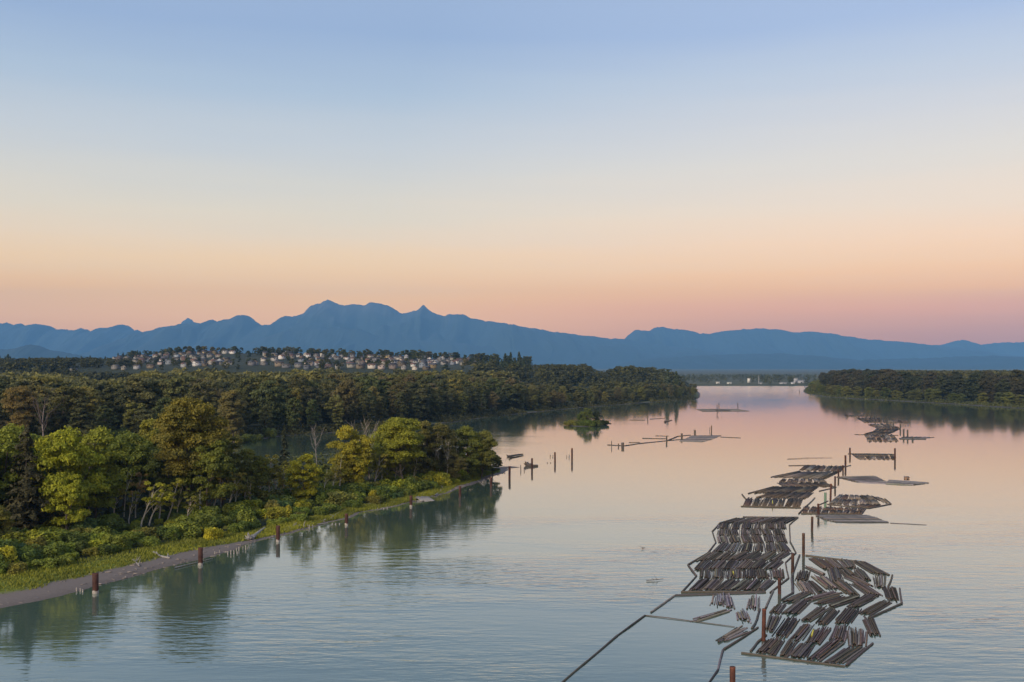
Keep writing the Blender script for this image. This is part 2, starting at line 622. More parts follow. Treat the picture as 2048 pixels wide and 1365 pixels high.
# riverbed and the plain under everything
def quad_sheet(name, x0, x1, y0, y1, z, mat, kind="structure"):
    me = mesh_np(name, [(x0, y0, z), (x1, y0, z), (x1, y1, z), (x0, y1, z)], np.array([[0, 1, 2, 3]]), [mat])
    return tag(obj(name, me), kind=kind)


quad_sheet("ground", -29900, 29900, -29900, 29900, -1.6, M_HILL)

# water: one flat sheet, finer where its ripples change
xs = np.unique(np.concatenate([np.arange(-3600, -400, 200), np.arange(-400, 420, 5), np.arange(420, 3700, 200)])).astype(float)
ys = np.unique(np.concatenate([np.arange(-1100, 100, 100), np.arange(100, 560, 5), np.arange(560, 1000, 20), np.arange(1000, 2610, 115)])).astype(float)
XW, YW = np.meshgrid(xs, ys)
POND = np.array([G(*p) for p in [(1100, 1400), (1125, 1365), (1235, 1272), (1290, 1232), (1350, 1192), (1372, 1180), (1380, 1140), (1420, 1100), (1425, 1050), (1500, 1035), (1600, 1035),
                                 (1610, 1112), (1700, 1118), (1780, 1150), (1805, 1210), (1760, 1290), (1690, 1340), (1590, 1322), (1480, 1312), (1430, 1365), (1420, 1400)]])
sd_p = poly_sd(POND, XW, YW)
rip = 0.07 + 0.93 * smooth01(400, 210, YW)
rip = rip * (1 - 0.82 * smooth01(-4, 5, sd_p))
rip = rip * (0.22 + 0.78 * smooth01(4, 55, -poly_sd(ISLAND, XW, YW)))
rip = np.where(YW > 420, rip + 0.35 * smooth01(40, -20, XW) * smooth01(900, 600, YW) * smooth01(430, 520, YW), rip)   # current round the spit
rip = rip + 0.8 * smooth01(1250, 2000, YW)
chop = 0.06 + 0.08 * smooth01(1150, 2200, YW)
idx = np.arange(XW.size).reshape(XW.shape)
q = np.stack([idx[:-1, :-1], idx[:-1, 1:], idx[1:, 1:], idx[1:, :-1]], -1).reshape(-1, 4)
me = mesh_np("river", np.stack([XW.ravel(), YW.ravel(), np.zeros(XW.size)], 1), q, [M_WATER], smooth=True, attrs={"ripple": ('POINT', rip.ravel()), "chop": ('POINT', chop.ravel())})
tag(obj("river", me), kind="structure")

grid_land("island_ground", ISLAND, -420, 30, 90, 640, 2.2, island_height, M_LAND, bank_width)
grid_land("north_bank_ground", NORTH, -3000, 380, 400, 2640, 16.0, north_height, M_LAND_FAR, lambda X, Y: 5.0 + 0 * X, margin=-40)
grid_land("south_bank_ground", SOUTH, 300, 3400, 520, 2600, 18.0,
          lambda X, Y, sd: np.clip(sd * 0.10, -1.5, 2.5) + np.where(sd > 20, 0.5 * fbm(X * 0.02, Y * 0.02, 4), 0), M_LAND_FAR, lambda X, Y: 9.0 + 0 * X, margin=-40)
# far shore and the valley floor beyond it
xs, ys = np.linspace(-9000, 9000, 90), np.concatenate([[2440, 2455, 2470, 2500], np.linspace(2600, 24000, 60)])
X, Y = np.meshgrid(xs, ys)
Z = np.where(Y < 2450, -1.5, np.where(Y < 2460, 0.3, 2.6)) + np.where(Y > 2480, 1.2 * fbm(X * 0.0015, Y * 0.0015, 8), 0)
idx = np.arange(X.size).reshape(X.shape)
q = np.stack([idx[:-1, :-1], idx[:-1, 1:], idx[1:, 1:], idx[1:, :-1]], -1).reshape(-1, 4)
tag(obj("valley_ground", mesh_np("valley_ground", np.stack([X.ravel(), Y.ravel(), Z.ravel()], 1), q, [M_HILL], smooth=True)), kind="structure")


# ------------------------------------------------------------------ mountains
def mountain(name, prof, dist, reach, seed, tail=0.9, rough=1.0):
    """prof: skyline as (column, row) seen at DIST; a ridge with gullied flanks REACH metres wide each way"""
    prof = np.array(prof, dtype=float)
    nu, nv = 560, 41
    px = np.linspace(prof[0, 0], prof[-1, 0], nu)
    py = np.interp(px, prof[:, 0], prof[:, 1])
    # small crags between the read-off points
    py = py + rough * 3.0 * (np.abs(fbm(px * 0.05, px * 0 + seed, seed, 4)) - 0.35) * np.interp(px, [prof[0, 0], prof[0, 0] + 40, prof[-1, 0] - 40, prof[-1, 0]], [0, 1, 1, 0])
    ridge_z = np.maximum(CAM_H + (HY - py) / F * dist, 6.0) * np.interp(np.arange(nu), [0, 30, nu - 31, nu - 1], [0, 1, 1, 0])
    ridge_x = (px - CX) / F * dist
    v = np.linspace(-1, 1, nv)
    U, Vv = np.meshgrid(np.arange(nu), v)
    zr = ridge_z[U]
    a = np.abs(Vv)
    w = np.sin(a * math.pi)
    X = ridge_x[U] + 0.10 * reach * fbm(Vv * 2.0 + seed, U * 0.05, seed + 3) * a
    Y = dist + Vv * reach
    g = (1 - a) ** 1.25
    Z = -3 + (zr + 3) * g * (1 + 0.42 * w * fbm(X / 800.0, Y / 2600.0, seed + 5, 5)) - 4 * a
    idx = np.arange(U.size).reshape(U.shape)
    q = np.stack([idx[:-1, :-1], idx[:-1, 1:], idx[1:, 1:], idx[1:, :-1]], -1).reshape(-1, 4)
    me = mesh_np(name, np.stack([X.ravel(), Y.ravel(), Z.ravel()], 1), q, [M_MOUNT], smooth=True)
    return tag(obj(name, me), kind="structure")


mountain("mountain_range", [(-260, 690), (-120, 655), (-40, 640), (0, 644), (25, 648), (40, 647), (62, 650), (80, 648), (90, 656), (98, 664), (112, 660), (128, 663), (150, 661), (172, 655), (185, 660),
                            (215, 657), (245, 650), (262, 657), (288, 665), (330, 664), (420, 675), (520, 690)], 25500, 3800, 11, rough=1.5)
mountain("snow_peak", [(300, 690), (335, 668), (355, 652), (366, 640), (375, 635), (384, 640), (392, 650), (420, 668), (460, 690)], 27300, 2400, 15)
mountain("main_massif", [(180, 720), (240, 690), (288, 665), (318, 656), (340, 653), (360, 648), (385, 645), (405, 647), (418, 640), (426, 638), (436, 645), (446, 641), (464, 639), (478, 632), (492, 630),
                         (505, 640), (522, 652), (545, 648), (560, 637), (572, 631), (585, 634), (606, 627), (620, 613), (640, 606), (655, 600), (672, 606), (690, 612), (704, 608), (730, 612), (738, 606), (748, 604),
                         (760, 608), (778, 612), (790, 620), (806, 628), (820, 623), (832, 622), (847, 610), (858, 620), (868, 627), (876, 629), (890, 633), (897, 628), (930, 630), (945, 637), (965, 641), (1010, 647),
                         (1050, 653), (1085, 660), (1130, 667), (1180, 673), (1250, 678), (1310, 687), (1400, 700), (1500, 713), (1620, 724), (1760, 732)], 23000, 5000, 23, rough=0.85)
mountain("middle_ridge", [(380, 728), (460, 700), (520, 678), (570, 662), (620, 655), (680, 654), (720, 658), (755, 672), (790, 680), (850, 680), (880, 676), (910, 684), (960, 692), (1050, 700), (1200, 712), (1400, 728)],
         20500, 2600, 31, rough=0.6)
mountain("table_mountain", [(1180, 720), (1225, 690), (1248, 678), (1260, 668), (1270, 661), (1285, 660), (1300, 662), (1308, 656), (1325, 654), (1350, 658), (1375, 661), (1400, 667), (1420, 668), (1440, 664),
                            (1475, 659), (1520, 657), (1560, 660), (1580, 664), (1625, 664), (1660, 668), (1720, 677), (1800, 684), (1860, 690), (1940, 698), (2048, 714), (2200, 728)], 25200, 3800, 43, rough=0.7)
mountain("low_ridge", [(1200, 728), (1320, 716), (1420, 710), (1500, 708), (1560, 707), (1620, 712), (1720, 720), (1850, 716), (1960, 712), (2100, 716), (2300, 728)], 18500, 2600, 51, rough=0.5)
mountain("distant_cone", [(1780, 712), (1840, 694), (1880, 690), (1905, 684), (1924, 679), (1942, 685), (1960, 689), (2000, 686), (2048, 685), (2100, 683), (2200, 688), (2400, 705)], 27300, 2400, 57, rough=0.8)
mountain("wooded_knoll", [(-260, 715), (-80, 700), (0, 699), (30, 697), (48, 692), (62, 689), (78, 692), (95, 699), (140, 707), (220, 722)], 15000, 1500, 61, rough=0.5)

# a streak of old snow below the twin summits
mm = bpy.data.objects["main_massif"].data
co = np.array([v.co for v in mm.vertices])
pxs, pys = CX + co[:, 0] / co[:, 1] * F, HY - (co[:, 2] - CAM_H) / co[:, 1] * F
fs = [tuple(p.vertices) for p in mm.polygons if all(760 < pxs[v] < 779 and 611 < pys[v] < 620 and co[v, 1] < 23000 for v in p.vertices)]
if fs:
    used = sorted({v for f in fs for v in f})
    back = {v: k for k, v in enumerate(used)}
    V = co[used] + np.array([0, -14.0, 9.0])
    obj("snow_patch", mesh_np("snow_patch", V, np.array([[back[v] for v in f] for f in fs]), [M_SNOW], smooth=True), parent=bpy.data.objects["main_massif"])


# ------------------------------------------------------------------ tree builders
def unit(v):
    return v / np.maximum(np.linalg.norm(v, axis=-1, keepdims=True), 1e-9)


def leaf_faces(P, N, size, r, long=1.6):
    """one pointed leaf-spray (a rhombus) at every point P facing N"""
    n = len(P)
    a = unit(np.cross(N, r.normal(size=(n, 3))))
    b = np.cross(N, a)
    s = (size * r.uniform(0.55, 1.35, n))[:, None]
    V = np.stack([P - a * s * long * 0.5, P + b * s * 0.5, P + a * s * long * 0.5, P - b * s * 0.5], 1).reshape(-1, 3)
    return V, np.arange(n * 4).reshape(n, 4)


def tube(path, radii, sides=6):
    path = np.asarray(path, dtype=float)
    n = len(path)
    t = unit(np.gradient(path, axis=0))
    ref = np.array([0.31, 0.17, 0.05]) + np.zeros_like(t)
    ref[np.abs(t[:, 2]) < 0.5] = (0, 0, 1)
    a = unit(np.cross(t, ref))
    b = np.cross(t, a)
    ang = np.arange(sides) / sides * 2 * math.pi
    V = path[:, None] + np.asarray(radii)[:, None, None] * (np.cos(ang)[None, :, None] * a[:, None] + np.sin(ang)[None, :, None] * b[:, None])
    V = V.reshape(-1, 3)
    Fc = []
    for i in range(n - 1):
        for k in range(sides):
            k2 = (k + 1) % sides
            Fc.append((i * sides + k, i * sides + k2, (i + 1) * sides + k2, (i + 1) * sides + k))
    return V, np.array(Fc)


class Acc:
    def __init__(self):
        self.V, self.F, self.n = [], [], 0

    def add(self, V, Fc):
        self.V.append(np.asarray(V, dtype=float))
        self.F.append(np.asarray(Fc) + self.n)
        self.n += len(V)

    def mesh(self, name, mats, smooth=True):
        groups = {}
        for f in self.F:
            groups.setdefault(f.shape[1], []).append(f)
        return mesh_np(name, np.concatenate(self.V), [np.concatenate(g) for g in groups.values()], mats, smooth=smooth)


def make_broadleaf(name, seed, h=20.0, rad=7.0, base=0.18, clumps=70, leaves=24000, leaf=0.35, shape="round", lean=0.0, limbs=14, squash=0.72, trunk_r=0.28):
    """returns (trunk mesh, crown mesh); the origin is the foot of the trunk"""
    r = np.random.default_rng(seed)
    # trunk
    k = np.linspace(0, 1, 7)
    wob = np.cumsum(r.normal(0, 0.012 * h, (7, 2)), 0)
    wob[0] = 0
    path = np.stack([wob[:, 0] + lean * h * k ** 1.4, wob[:, 1], k * h * 0.86], 1)
    acc = Acc()
    acc.add(*tube(path, trunk_r * (h / 20) * (1.25 - 1.05 * k)))
    # clump centres inside the crown's outline
    cz = []
    C, RR = [], []
    tries = 0
    while len(C) < clumps and tries < 4000:
        tries += 1
        t = r.uniform(0, 1)
        if shape == "round":
            prof = math.sin(math.pi * min(1, (t * 0.86 + 0.10))) ** 0.7
        elif shape == "column":
            prof = min(1.0, 0.55 + 0.9 * t) * (1 if t < 0.72 else math.sqrt(max(0.0, 1 - ((t - 0.72) / 0.30) ** 2)))
        elif shape == "top":
            prof = 0.25 + 0.75 * math.sin(math.pi * min(1, (t * 0.75 + 0.20)))
        else:
            prof = (1 - t) ** 0.8 * 0.9 + 0.1
        ang = r.uniform(0, 2 * math.pi)
        rr = rad * prof * math.sqrt(r.uniform(0.15, 1.0)) * 0.86 * (1 + 0.22 * math.sin(3 * ang + seed) + 0.12 * math.sin(5 * ang + 2 * seed))
        z = h * (base + (1 - base) * t * 0.93)
        c0 = np.array([np.interp(z, path[:, 2], path[:, 0]), np.interp(z, path[:, 2], path[:, 1]), z])
        c = c0 + (rr * math.cos(ang), rr * math.sin(ang), 0)
        R_ = rad * r.uniform(0.15, 0.32)
        if C and min(np.linalg.norm(np.array(C) - c, axis=1)) < R_ * 0.55:
            continue
        C.append(c)
        RR.append(R_)
    C, RR = np.array(C), np.array(RR)
    # limbs reach for the clumps
    order = r.permutation(len(C))[:limbs]
    for i in order:
        c = C[i]
        z0 = max(0.10 * h, c[2] - np.linalg.norm(c[:2]) * r.uniform(0.7, 1.3) - 0.08 * h)
        p0 = np.array([np.interp(z0, path[:, 2], path[:, 0]), np.interp(z0, path[:, 2], path[:, 1]), z0])
        mid = (p0 + c) / 2 + np.array([0, 0, -0.03 * h]) + r.normal(0, 0.02 * h, 3)
        rr0 = trunk_r * (h / 20) * (1.1 - z0 / h) * 0.5
        acc.add(*tube([p0, mid, c], [rr0, rr0 * 0.6, rr0 * 0.2], 5))
    trunk = acc.mesh(name + "_trunk", [M_BARK])
    # leaves
    w = RR ** 2
    cnt = np.maximum(8, (leaves * w / w.sum()).astype(int))
    P, N, T = [], [], []
    for c, R_, n in zip(C, RR, cnt):
        d = unit(r.normal(size=(n, 3)))
        d[:, 2] = np.where(d[:, 2] < -0.35, -d[:, 2] * 0.6, d[:, 2])
        rad_ = R_ * r.uniform(0.25, 1.0, n) ** 0.42 * (1 + 0.22 * np.sin(d[:, 0] * 5 + seed) * np.cos(d[:, 1] * 6 + c[2]))
        p = c + d * rad_[:, None] * np.array([1.08, 1.08, squash])
        P.append(p)
        N.append(unit(d * 0.7 + np.array([0, 0, 0.35]) + r.normal(0, 0.55, (n, 3))))
        T.append(np.clip(r.uniform(0.15, 0.85) * 0.55 + r.uniform(0, 1, n) * 0.45, 0, 1))
    P, N, T = np.concatenate(P), np.concatenate(N), np.concatenate(T)
    V, Fc = leaf_faces(P, N, leaf, r)
    crown = mesh_np(name + "_crown", V, Fc, [M_LEAF], attrs={"tint": ('FACE', T)})
    return trunk, crown


def make_conifer(name, seed, h=26.0, rad=4.2, base=0.06, levels=30, leaf=0.5, ragged=0.25, dens=1.0):
    r = np.random.default_rng(seed)
    k = np.linspace(0, 1, 6)
    path = np.stack([np.cumsum(r.normal(0, 0.004 * h, 6)), np.cumsum(r.normal(0, 0.004 * h, 6)), k * h], 1)
    path[0, :2] = 0
    acc = Acc()
    acc.add(*tube(path, 0.34 * (h / 26) * (1.05 - k)))
    P, N, T = [], [], []
    for i in range(levels):
        t = (i + r.uniform(-0.3, 0.3)) / levels
        z = h * (base + (1 - base) * max(t, 0))
        L = rad * (1 - t) ** 0.82 * (0.55 + 0.45 * min(1, t * 6)) + 0.25
        for b in range(int(r.integers(5, 8))):
            ang = r.uniform(0, 2 * math.pi)
            l_b = L * r.uniform(1 - ragged * 2, 1 + ragged)
            if l_b < 0.2:
                continue
            n = max(4, int(l_b * 11 * dens))
            s = r.uniform(0.12, 1, n) ** 0.8
            droop = -0.28 * l_b * s ** 1.6 + 0.06 * l_b
            wdt = l_b * 0.22 * (1.15 - s)
            off = r.normal(0, 1, n) * wdt
            x = l_b * s
            p = np.stack([np.cos(ang) * x - np.sin(ang) * off, np.sin(ang) * x + np.cos(ang) * off, z + droop + r.normal(0, 0.12, n)], 1)
            p[:, 0] += np.interp(z, path[:, 2], path[:, 0])
            p[:, 1] += np.interp(z, path[:, 2], path[:, 1])
            P.append(p)
            N.append(unit(np.array([math.cos(ang) * 0.5, math.sin(ang) * 0.5, 0.8]) + r.normal(0, 0.5, (n, 3))))
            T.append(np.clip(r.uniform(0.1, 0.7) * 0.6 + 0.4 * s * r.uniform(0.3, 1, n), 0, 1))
    P, N, T = np.concatenate(P), np.concatenate(N), np.concatenate(T)
    V, Fc = leaf_faces(P, N, leaf, r, 1.9)
    return acc.mesh(name + "_trunk", [M_BARK]), mesh_np(name + "_crown", V, Fc, [M_NEEDLE], attrs={"tint": ('FACE', T)})


def make_snag(name, seed, h=18.0, forks=3, fine=26, lean=0.05, r0=0.24):
    """bare standing tree: trunk mesh and branches mesh"""
    r = np.random.default_rng(seed)
    k = np.linspace(0, 1, 7)
    wob = np.cumsum(r.normal(0, 0.010 * h, (7, 2)), 0)
    wob[0] = 0
    path = np.stack([wob[:, 0] + lean * h * k, wob[:, 1], k * h * 0.9], 1)
    ta, ba = Acc(), Acc()
    ta.add(*tube(path, r0 * (h / 18) * (1.1 - 0.95 * k)))
    for i in range(forks + fine):
        big = i < forks
        t = r.uniform(0.32, 0.6) if big else r.uniform(0.35, 0.97)
        p0 = np.array([np.interp(t, k, path[:, j]) for j in range(3)])
        ang = r.uniform(0, 2 * math.pi)
        L = h * (r.uniform(0.30, 0.45) if big else r.uniform(0.07, 0.20) * (1.2 - t * 0.5))
        up = r.uniform(1.2, 2.4) if big else r.uniform(0.5, 1.4)
        d = unit(np.array([math.cos(ang), math.sin(ang), up]))
        p1 = p0 + d * L * 0.5 + r.normal(0, 0.02 * h, 3)
        p2 = p0 + d * L + np.array([0, 0, 0.05 * h])
        rb = r0 * (h / 18) * (0.5 if big else 0.24)
        ba.add(*tube([p0, p1, p2], [rb, rb * 0.7, rb * 0.25], 5 if big else 4))
        for _ in range(5 if big else 2):
            u = r.uniform(0.3, 0.95)
            q0 = p0 + (p2 - p0) * u
            dd = unit(d + r.normal(0, 0.6, 3))
            ba.add(*tube([q0, q0 + dd * L * r.uniform(0.25, 0.5)], [rb * 0.4, rb * 0.15], 3))
    return ta.mesh(name + "_trunk", [M_BARK]), ba.mesh(name + "_branches", [M_BARK])


def make_shrub(name, seed, h=4.0, rad=3.2, leaves=4800, leaf=0.29, upright=0.0):
    r = np.random.default_rng(seed)
    P, N, T = [], [], []
    nc = 12
    for i in range(nc):
        a, q = r.uniform(0, 2 * math.pi), math.sqrt(r.uniform(0, 1)) * rad * 0.72
        R_ = rad * r.uniform(0.28, 0.46)
        ch = h * r.uniform(0.35, 0.95) * (1 - 0.35 * q / rad)
        c = np.array([q * math.cos(a), q * math.sin(a), max(R_ * 0.4, ch - R_ * 0.7)])
        n = leaves // nc
        d = unit(r.normal(size=(n, 3)))
        p = c + d * (R_ * r.uniform(0.3, 1, n) ** 0.45)[:, None] * np.array([1, 1, 0.9 + 0.5 * upright])
        # skirt: leaves reach down to the ground
        low = r.uniform(0, 1, n) < 0.25
        p[low, 2] *= r.uniform(0.1, 0.8, low.sum())
        p[:, 2] = np.maximum(p[:, 2], 0.05)
        P.append(p)
        N.append(unit(d * 0.7 + np.array([0, 0, 0.4]) + r.normal(0, 0.55, (n, 3))))
        T.append(np.clip(r.uniform(0.1, 0.9) * 0.55 + r.uniform(0, 1, n) * 0.45, 0, 1))
    P, N, T = np.concatenate(P), np.concatenate(N), np.concatenate(T)
    V, Fc = leaf_faces(P, N, leaf, r)
    return mesh_np(name, V, Fc, [M_LEAF], attrs={"tint": ('FACE', T)})


# prototypes (meshes shared by every copy); nominal height first
BROAD = [(20, *make_broadleaf("broadleaf_a", 101, 20, 7.0)), (20, *make_broadleaf("broadleaf_b", 102, 20, 6.2, 0.14, 60)),
         (20, *make_broadleaf("broadleaf_c", 103, 20, 8.0, 0.22, 80, 28000)), (20, *make_broadleaf("broadleaf_d", 104, 20, 6.6, 0.10, 62, shape="column")),
         (20, *make_broadleaf("broadleaf_e", 105, 20, 7.4, 0.24, 56, shape="top"))]
COTTON = [(34, *make_broadleaf("cottonwood_a", 111, 34, 10.5, 0.34, 100, 40000, 0.42, "round", limbs=20)),
          (34, *make_broadleaf("cottonwood_b", 112, 34, 9.0, 0.20, 100, 40000, 0.42, "column", limbs=20))]
SAPLING = [(13, *make_broadleaf("sapling_a", 121, 13, 2.4, 0.42, 16, 1300, 0.42, "column", 0.10, 10, trunk_r=0.30)),
           (13, *make_broadleaf("sapling_b", 122, 13, 2.8, 0.50, 15, 1100, 0.42, "top", 0.18, 12, trunk_r=0.30)),
           (13, *make_broadleaf("sapling_c", 123, 13, 2.0, 0.30, 18, 1500, 0.40, "column", 0.04, 12, trunk_r=0.28))]
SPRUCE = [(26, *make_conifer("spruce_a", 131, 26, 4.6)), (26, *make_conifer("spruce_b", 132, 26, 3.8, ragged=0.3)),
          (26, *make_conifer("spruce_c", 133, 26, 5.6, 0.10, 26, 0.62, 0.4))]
SNAG = [(18, *make_snag("snag_a", 141, 18, 3, 26)), (18, *make_snag("snag_b", 142, 18, 2, 34, 0.12)), (18, *make_snag("snag_c", 143, 18, 4, 22, 0.0)),
        (18, *make_snag("snag_d", 144, 18, 1, 16, 0.08, 0.20))]
SHRUB = [(4, make_shrub("shrub_a", 151)), (4, make_shrub("shrub_b", 152, 4.0, 2.6, upright=0.5)), (4, make_shrub("shrub_c", 153, 4.0, 3.8, 6000)), (4, make_shrub("shrub_d", 154, 4.0, 1.7, 3200, upright=1.0))]
# for the woods beyond the channel: leaf sprays are larger, there are fewer of them
MIDWOOD = [(36, *make_broadleaf("woods_a", 161, 36, 8.5, 0.06, 84, 9500, 0.86, "column", limbs=6)), (36, *make_broadleaf("woods_b", 162, 36, 9.5, 0.08, 80, 9500, 0.9, "round", limbs=6)),
           (36, *make_broadleaf("woods_c", 163, 36, 7.2, 0.05, 76, 8500, 0.84, "column", limbs=6)), (36, *make_broadleaf("woods_d", 164, 36, 10.5, 0.10, 88, 10500, 0.92, "round", limbs=6))]
FARCON = [(26, *make_conifer("fir_a", 171, 26, 5.0, 0.05, 30, 1.2, 0.3, 0.42)), (26, *make_conifer("fir_b", 172, 26, 6.0, 0.05, 28, 1.3, 0.35, 0.4))]
FARROUND = [(18, *make_broadleaf("grove_a", 181, 18, 7.0, 0.04, 26, 1000, 1.6, "round", limbs=3)), (18, *make_broadleaf("grove_b", 182, 18, 6.0, 0.04, 24, 900, 1.6, "column", limbs=3)),
            (18, *make_broadleaf("grove_c", 183, 18, 8.5, 0.05, 28, 1100, 1.7, "round", limbs=3))]


def plant(name, proto, loc, h, color, bark, label, cat, group=None, widen=1.0, yaw=None, second="crown", tilt=None):
    h0, trunk, crown = proto
    e = empty(name, loc, label, cat, group)
    s = h / h0
    yaw = random.uniform(0, 6.28) if yaw is None else yaw
    e.rotation_euler = (tilt[0] if tilt else 0, tilt[1] if tilt else 0, yaw)
    e.scale = (s * widen, s * widen, s)
    obj("trunk", trunk, parent=e, color=bark)
    obj(second, crown, parent=e, color=color)
    return e


def plant_one(name, me, h0, loc, h, color, label, cat, group=None, widen=1.0):
    s = h / h0
    o = obj(name, me, loc, None, (0, 0, random.uniform(0, 6.28)), (s * widen, s * widen, s), color)
    return tag(o, label, cat, group)


def scaled(c, f):
    return tuple(x * f for x in c)


def vary(c, a=0.14):
    f = 1 + random.uniform(-a, a)
    return (c[0] * f * (1 + random.uniform(-a, a) * 0.6), c[1] * f, c[2] * f * (1 + random.uniform(-a, a)))


YELLOW = (0.205, 0.180, 0.020)
YGREEN = (0.165, 0.165, 0.020)
OLIVE = (0.090, 0.088, 0.022)
GREEN = (0.052, 0.070, 0.018)
DARK = (0.028, 0.036, 0.014)
BLUEG = (0.040, 0.070, 0.034)
BROWN = (0.105, 0.078, 0.034)
MAUVE = (0.110, 0.085, 0.078)
BARK = (0.10, 0.085, 0.07)
PALE = (0.40, 0.37, 0.31)
GREYB = (0.22, 0.20, 0.185)


def land_z(fn, poly, x, y):
    X, Y = np.array([[x]]), np.array([[y]])
    sd = poly_sd(poly, X, Y)
    return float(fn(X, Y, sd)[0, 0]), float(sd[0, 0])


def on_island(px, py):
    """a point on the island's ground, seen at a pixel"""
    z = 1.4
    for _ in range(3):
        p = G(px, py, z)
        z, sd = land_z(island_height, ISLAND, p[0], p[1])
        z = max(z, 0)
    p[2] = z - 0.1
    return p


# ------------------------------------------------------------------ the island's trees: those one can point to
def key(name, proto, px, base, top, color, bark, label, cat="tree", widen=1.0, yaw=None, second="crown", tilt=None, group=None):
    p = on_island(px, base)
    h = height_at(top, p[1]) - p[2]
    plant(name, proto, p, h, color, bark, label, cat, group, widen, yaw, second, tilt)
    KEYS.append((p[0], p[1]))


KEYS = []
key("spruce_tree", SPRUCE[2], 52, 1080, 848, (0.026, 0.024, 0.014), (0.12, 0.10, 0.085), "tall ragged dark brown spruce standing over the nearest shrubs", widen=0.95)
key("maple_tree", BROAD[2], 118, 1068, 858, (0.150, 0.160, 0.018), BARK, "large bright yellow-green maple just behind the ragged dark spruce", widen=0.86)
key("maple_tree", BROAD[0], 14, 1070, 852, (0.095, 0.110, 0.020), BARK, "green broadleaf tree whose top peeks out behind the ragged dark spruce", widen=1.1)
key("maple_tree", BROAD[4], 130, 1078, 948, (0.150, 0.160, 0.018), BARK, "lower yellow-green tree between the dark spruce and the forked bare tree", widen=0.95)
key("alder_tree", BROAD[0], 190, 1046, 856, (0.120, 0.130, 0.020), BARK, "yellow-green alder directly behind the forked bare tree", widen=1.0)
key("alder_tree", BROAD[2], 246, 1016, 866, (0.072, 0.088, 0.020), BARK, "broad mid-green alder above the row of pale leaning saplings", widen=1.05)
key("alder_tree", BROAD[1], 302, 1000, 838, (0.115, 0.112, 0.024), BARK, "olive-yellow alder at the shoulder of the giant golden cottonwood", widen=1.0)
key("cottonwood_tree", COTTON[0], 374, 1030, 790, (0.100, 0.088, 0.022), BARK, "giant golden-topped cottonwood, tallest tree on the island", widen=0.98)
key("alder_tree", BROAD[4], 410, 1036, 880, (0.080, 0.090, 0.020), BARK, "green alder in front of the giant golden cottonwood", widen=1.05)
key("alder_tree", BROAD[3], 340, 1016, 882, (0.050, 0.062, 0.018), BARK, "dark green tree at the golden cottonwood's foot, beside the leaning saplings", widen=1.1)
key("alder_tree", BROAD[1], 444, 1018, 862, (0.075, 0.075, 0.022), BARK, "olive tree under the golden cottonwood's outer boughs, toward the channel", widen=1.0)
key("alder_tree", BROAD[0], 500, 1008, 898, (0.090, 0.092, 0.020), BARK, "olive-green tree in front of the side channel", widen=1.1)
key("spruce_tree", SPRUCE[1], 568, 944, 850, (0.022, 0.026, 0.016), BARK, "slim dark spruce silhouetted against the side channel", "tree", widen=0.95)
key("dead_tree", SNAG[0], 178, 1034, 866, GREYB, (0.20, 0.165, 0.14), "tall forked bare tree with a thick grey trunk", "dead tree", 0.9, 0.4, "branches")
key("dead_tree", SNAG[3], 248, 1034, 938, (0.42, 0.38, 0.30), (0.45, 0.41, 0.34), "slender bare white trunk, first of the pale row behind the shrubs", "dead tree", 1.0, 0.2, "branches")
key("sapling_tree", SAPLING[1], 271, 1036, 940, (0.20, 0.13, 0.06), PALE, "pale straight sapling with brownish top in the pale row", widen=0.9, yaw=0.0)
key("sapling_tree", SAPLING[0], 281, 1058, 950, YGREEN, PALE, "pale sapling leaning toward the river, yellow leaves near the top", widen=1.0, yaw=0.0, tilt=(0, R(9)))
key("sapling_tree", SAPLING[1], 297, 1056, 960, YGREEN, PALE, "second leaning pale sapling with sparse yellow leaves", widen=1.0, yaw=0.2, tilt=(0, R(14)))
key("sapling_tree", SAPLING[2], 335, 1042, 950, (0.17, 0.16, 0.03), PALE, "leafy yellow sapling leaning out at the end of the pale row", widen=1.3, yaw=0.0, tilt=(0, R(11)))
key("sapling_tree", SAPLING[3 - 1], 140, 1064, 1008, (0.12, 0.10, 0.05), PALE, "short lone pale sapling in front of the forked bare tree", widen=0.8)
for px, b, t, lab in ((425, 1030, 935, "first"), (440, 1024, 945, "second"), (455, 1028, 938, "third")):
    key("sapling_tree", SAPLING[0 if lab != "second" else 2], px, b, t, (0.16, 0.135, 0.035), PALE, lab + " of three golden thin saplings behind the yellow shrubs", widen=1.25, yaw=0.5)
for px, b, t, lab in ((520, 1002, 915, "first"), (538, 1000, 905, "second"), (552, 996, 912, "third"), (565, 1000, 918, "fourth")):
    key("sapling_tree", SAPLING[(px // 10) % 3], px, b, t, (0.15, 0.135, 0.04), PALE, lab + " thin pale-stemmed sapling below the slim dark spruce", widen=1.25)
extra = [(228, 1040, 962), (258, 1050, 975), (318, 1046, 968), (355, 1040, 962), (372, 1052, 985), (398, 1044, 970), (470, 1026, 950), (486, 1018, 945), (498, 1022, 955), (580, 1006, 930), (592, 1000, 938),
         (628, 1000, 935), (648, 996, 925), (662, 992, 930), (678, 990, 905), (722, 984, 905), (748, 980, 900), (762, 978, 912), (790, 974, 905), (826, 972, 900)]
for i, (px, b, t) in enumerate(reversed(extra)):
    key("sapling_tree", SAPLING[i % 3], px, b, t, vary((0.125, 0.118, 0.032), 0.2), vary(PALE, 0.15), f"slim pale-stemmed sapling at the wood's edge, {ordinal(i + 1)} from the spit", widen=random.uniform(0.9, 1.25),
        yaw=random.uniform(-0.6, 0.6), group="pale saplings along the wood's edge")
key("willow_tree", BROAD[1], 612, 1008, 908, (0.165, 0.160, 0.018), BARK, "bright yellow-green willow beside the pale-stemmed saplings", widen=1.15)
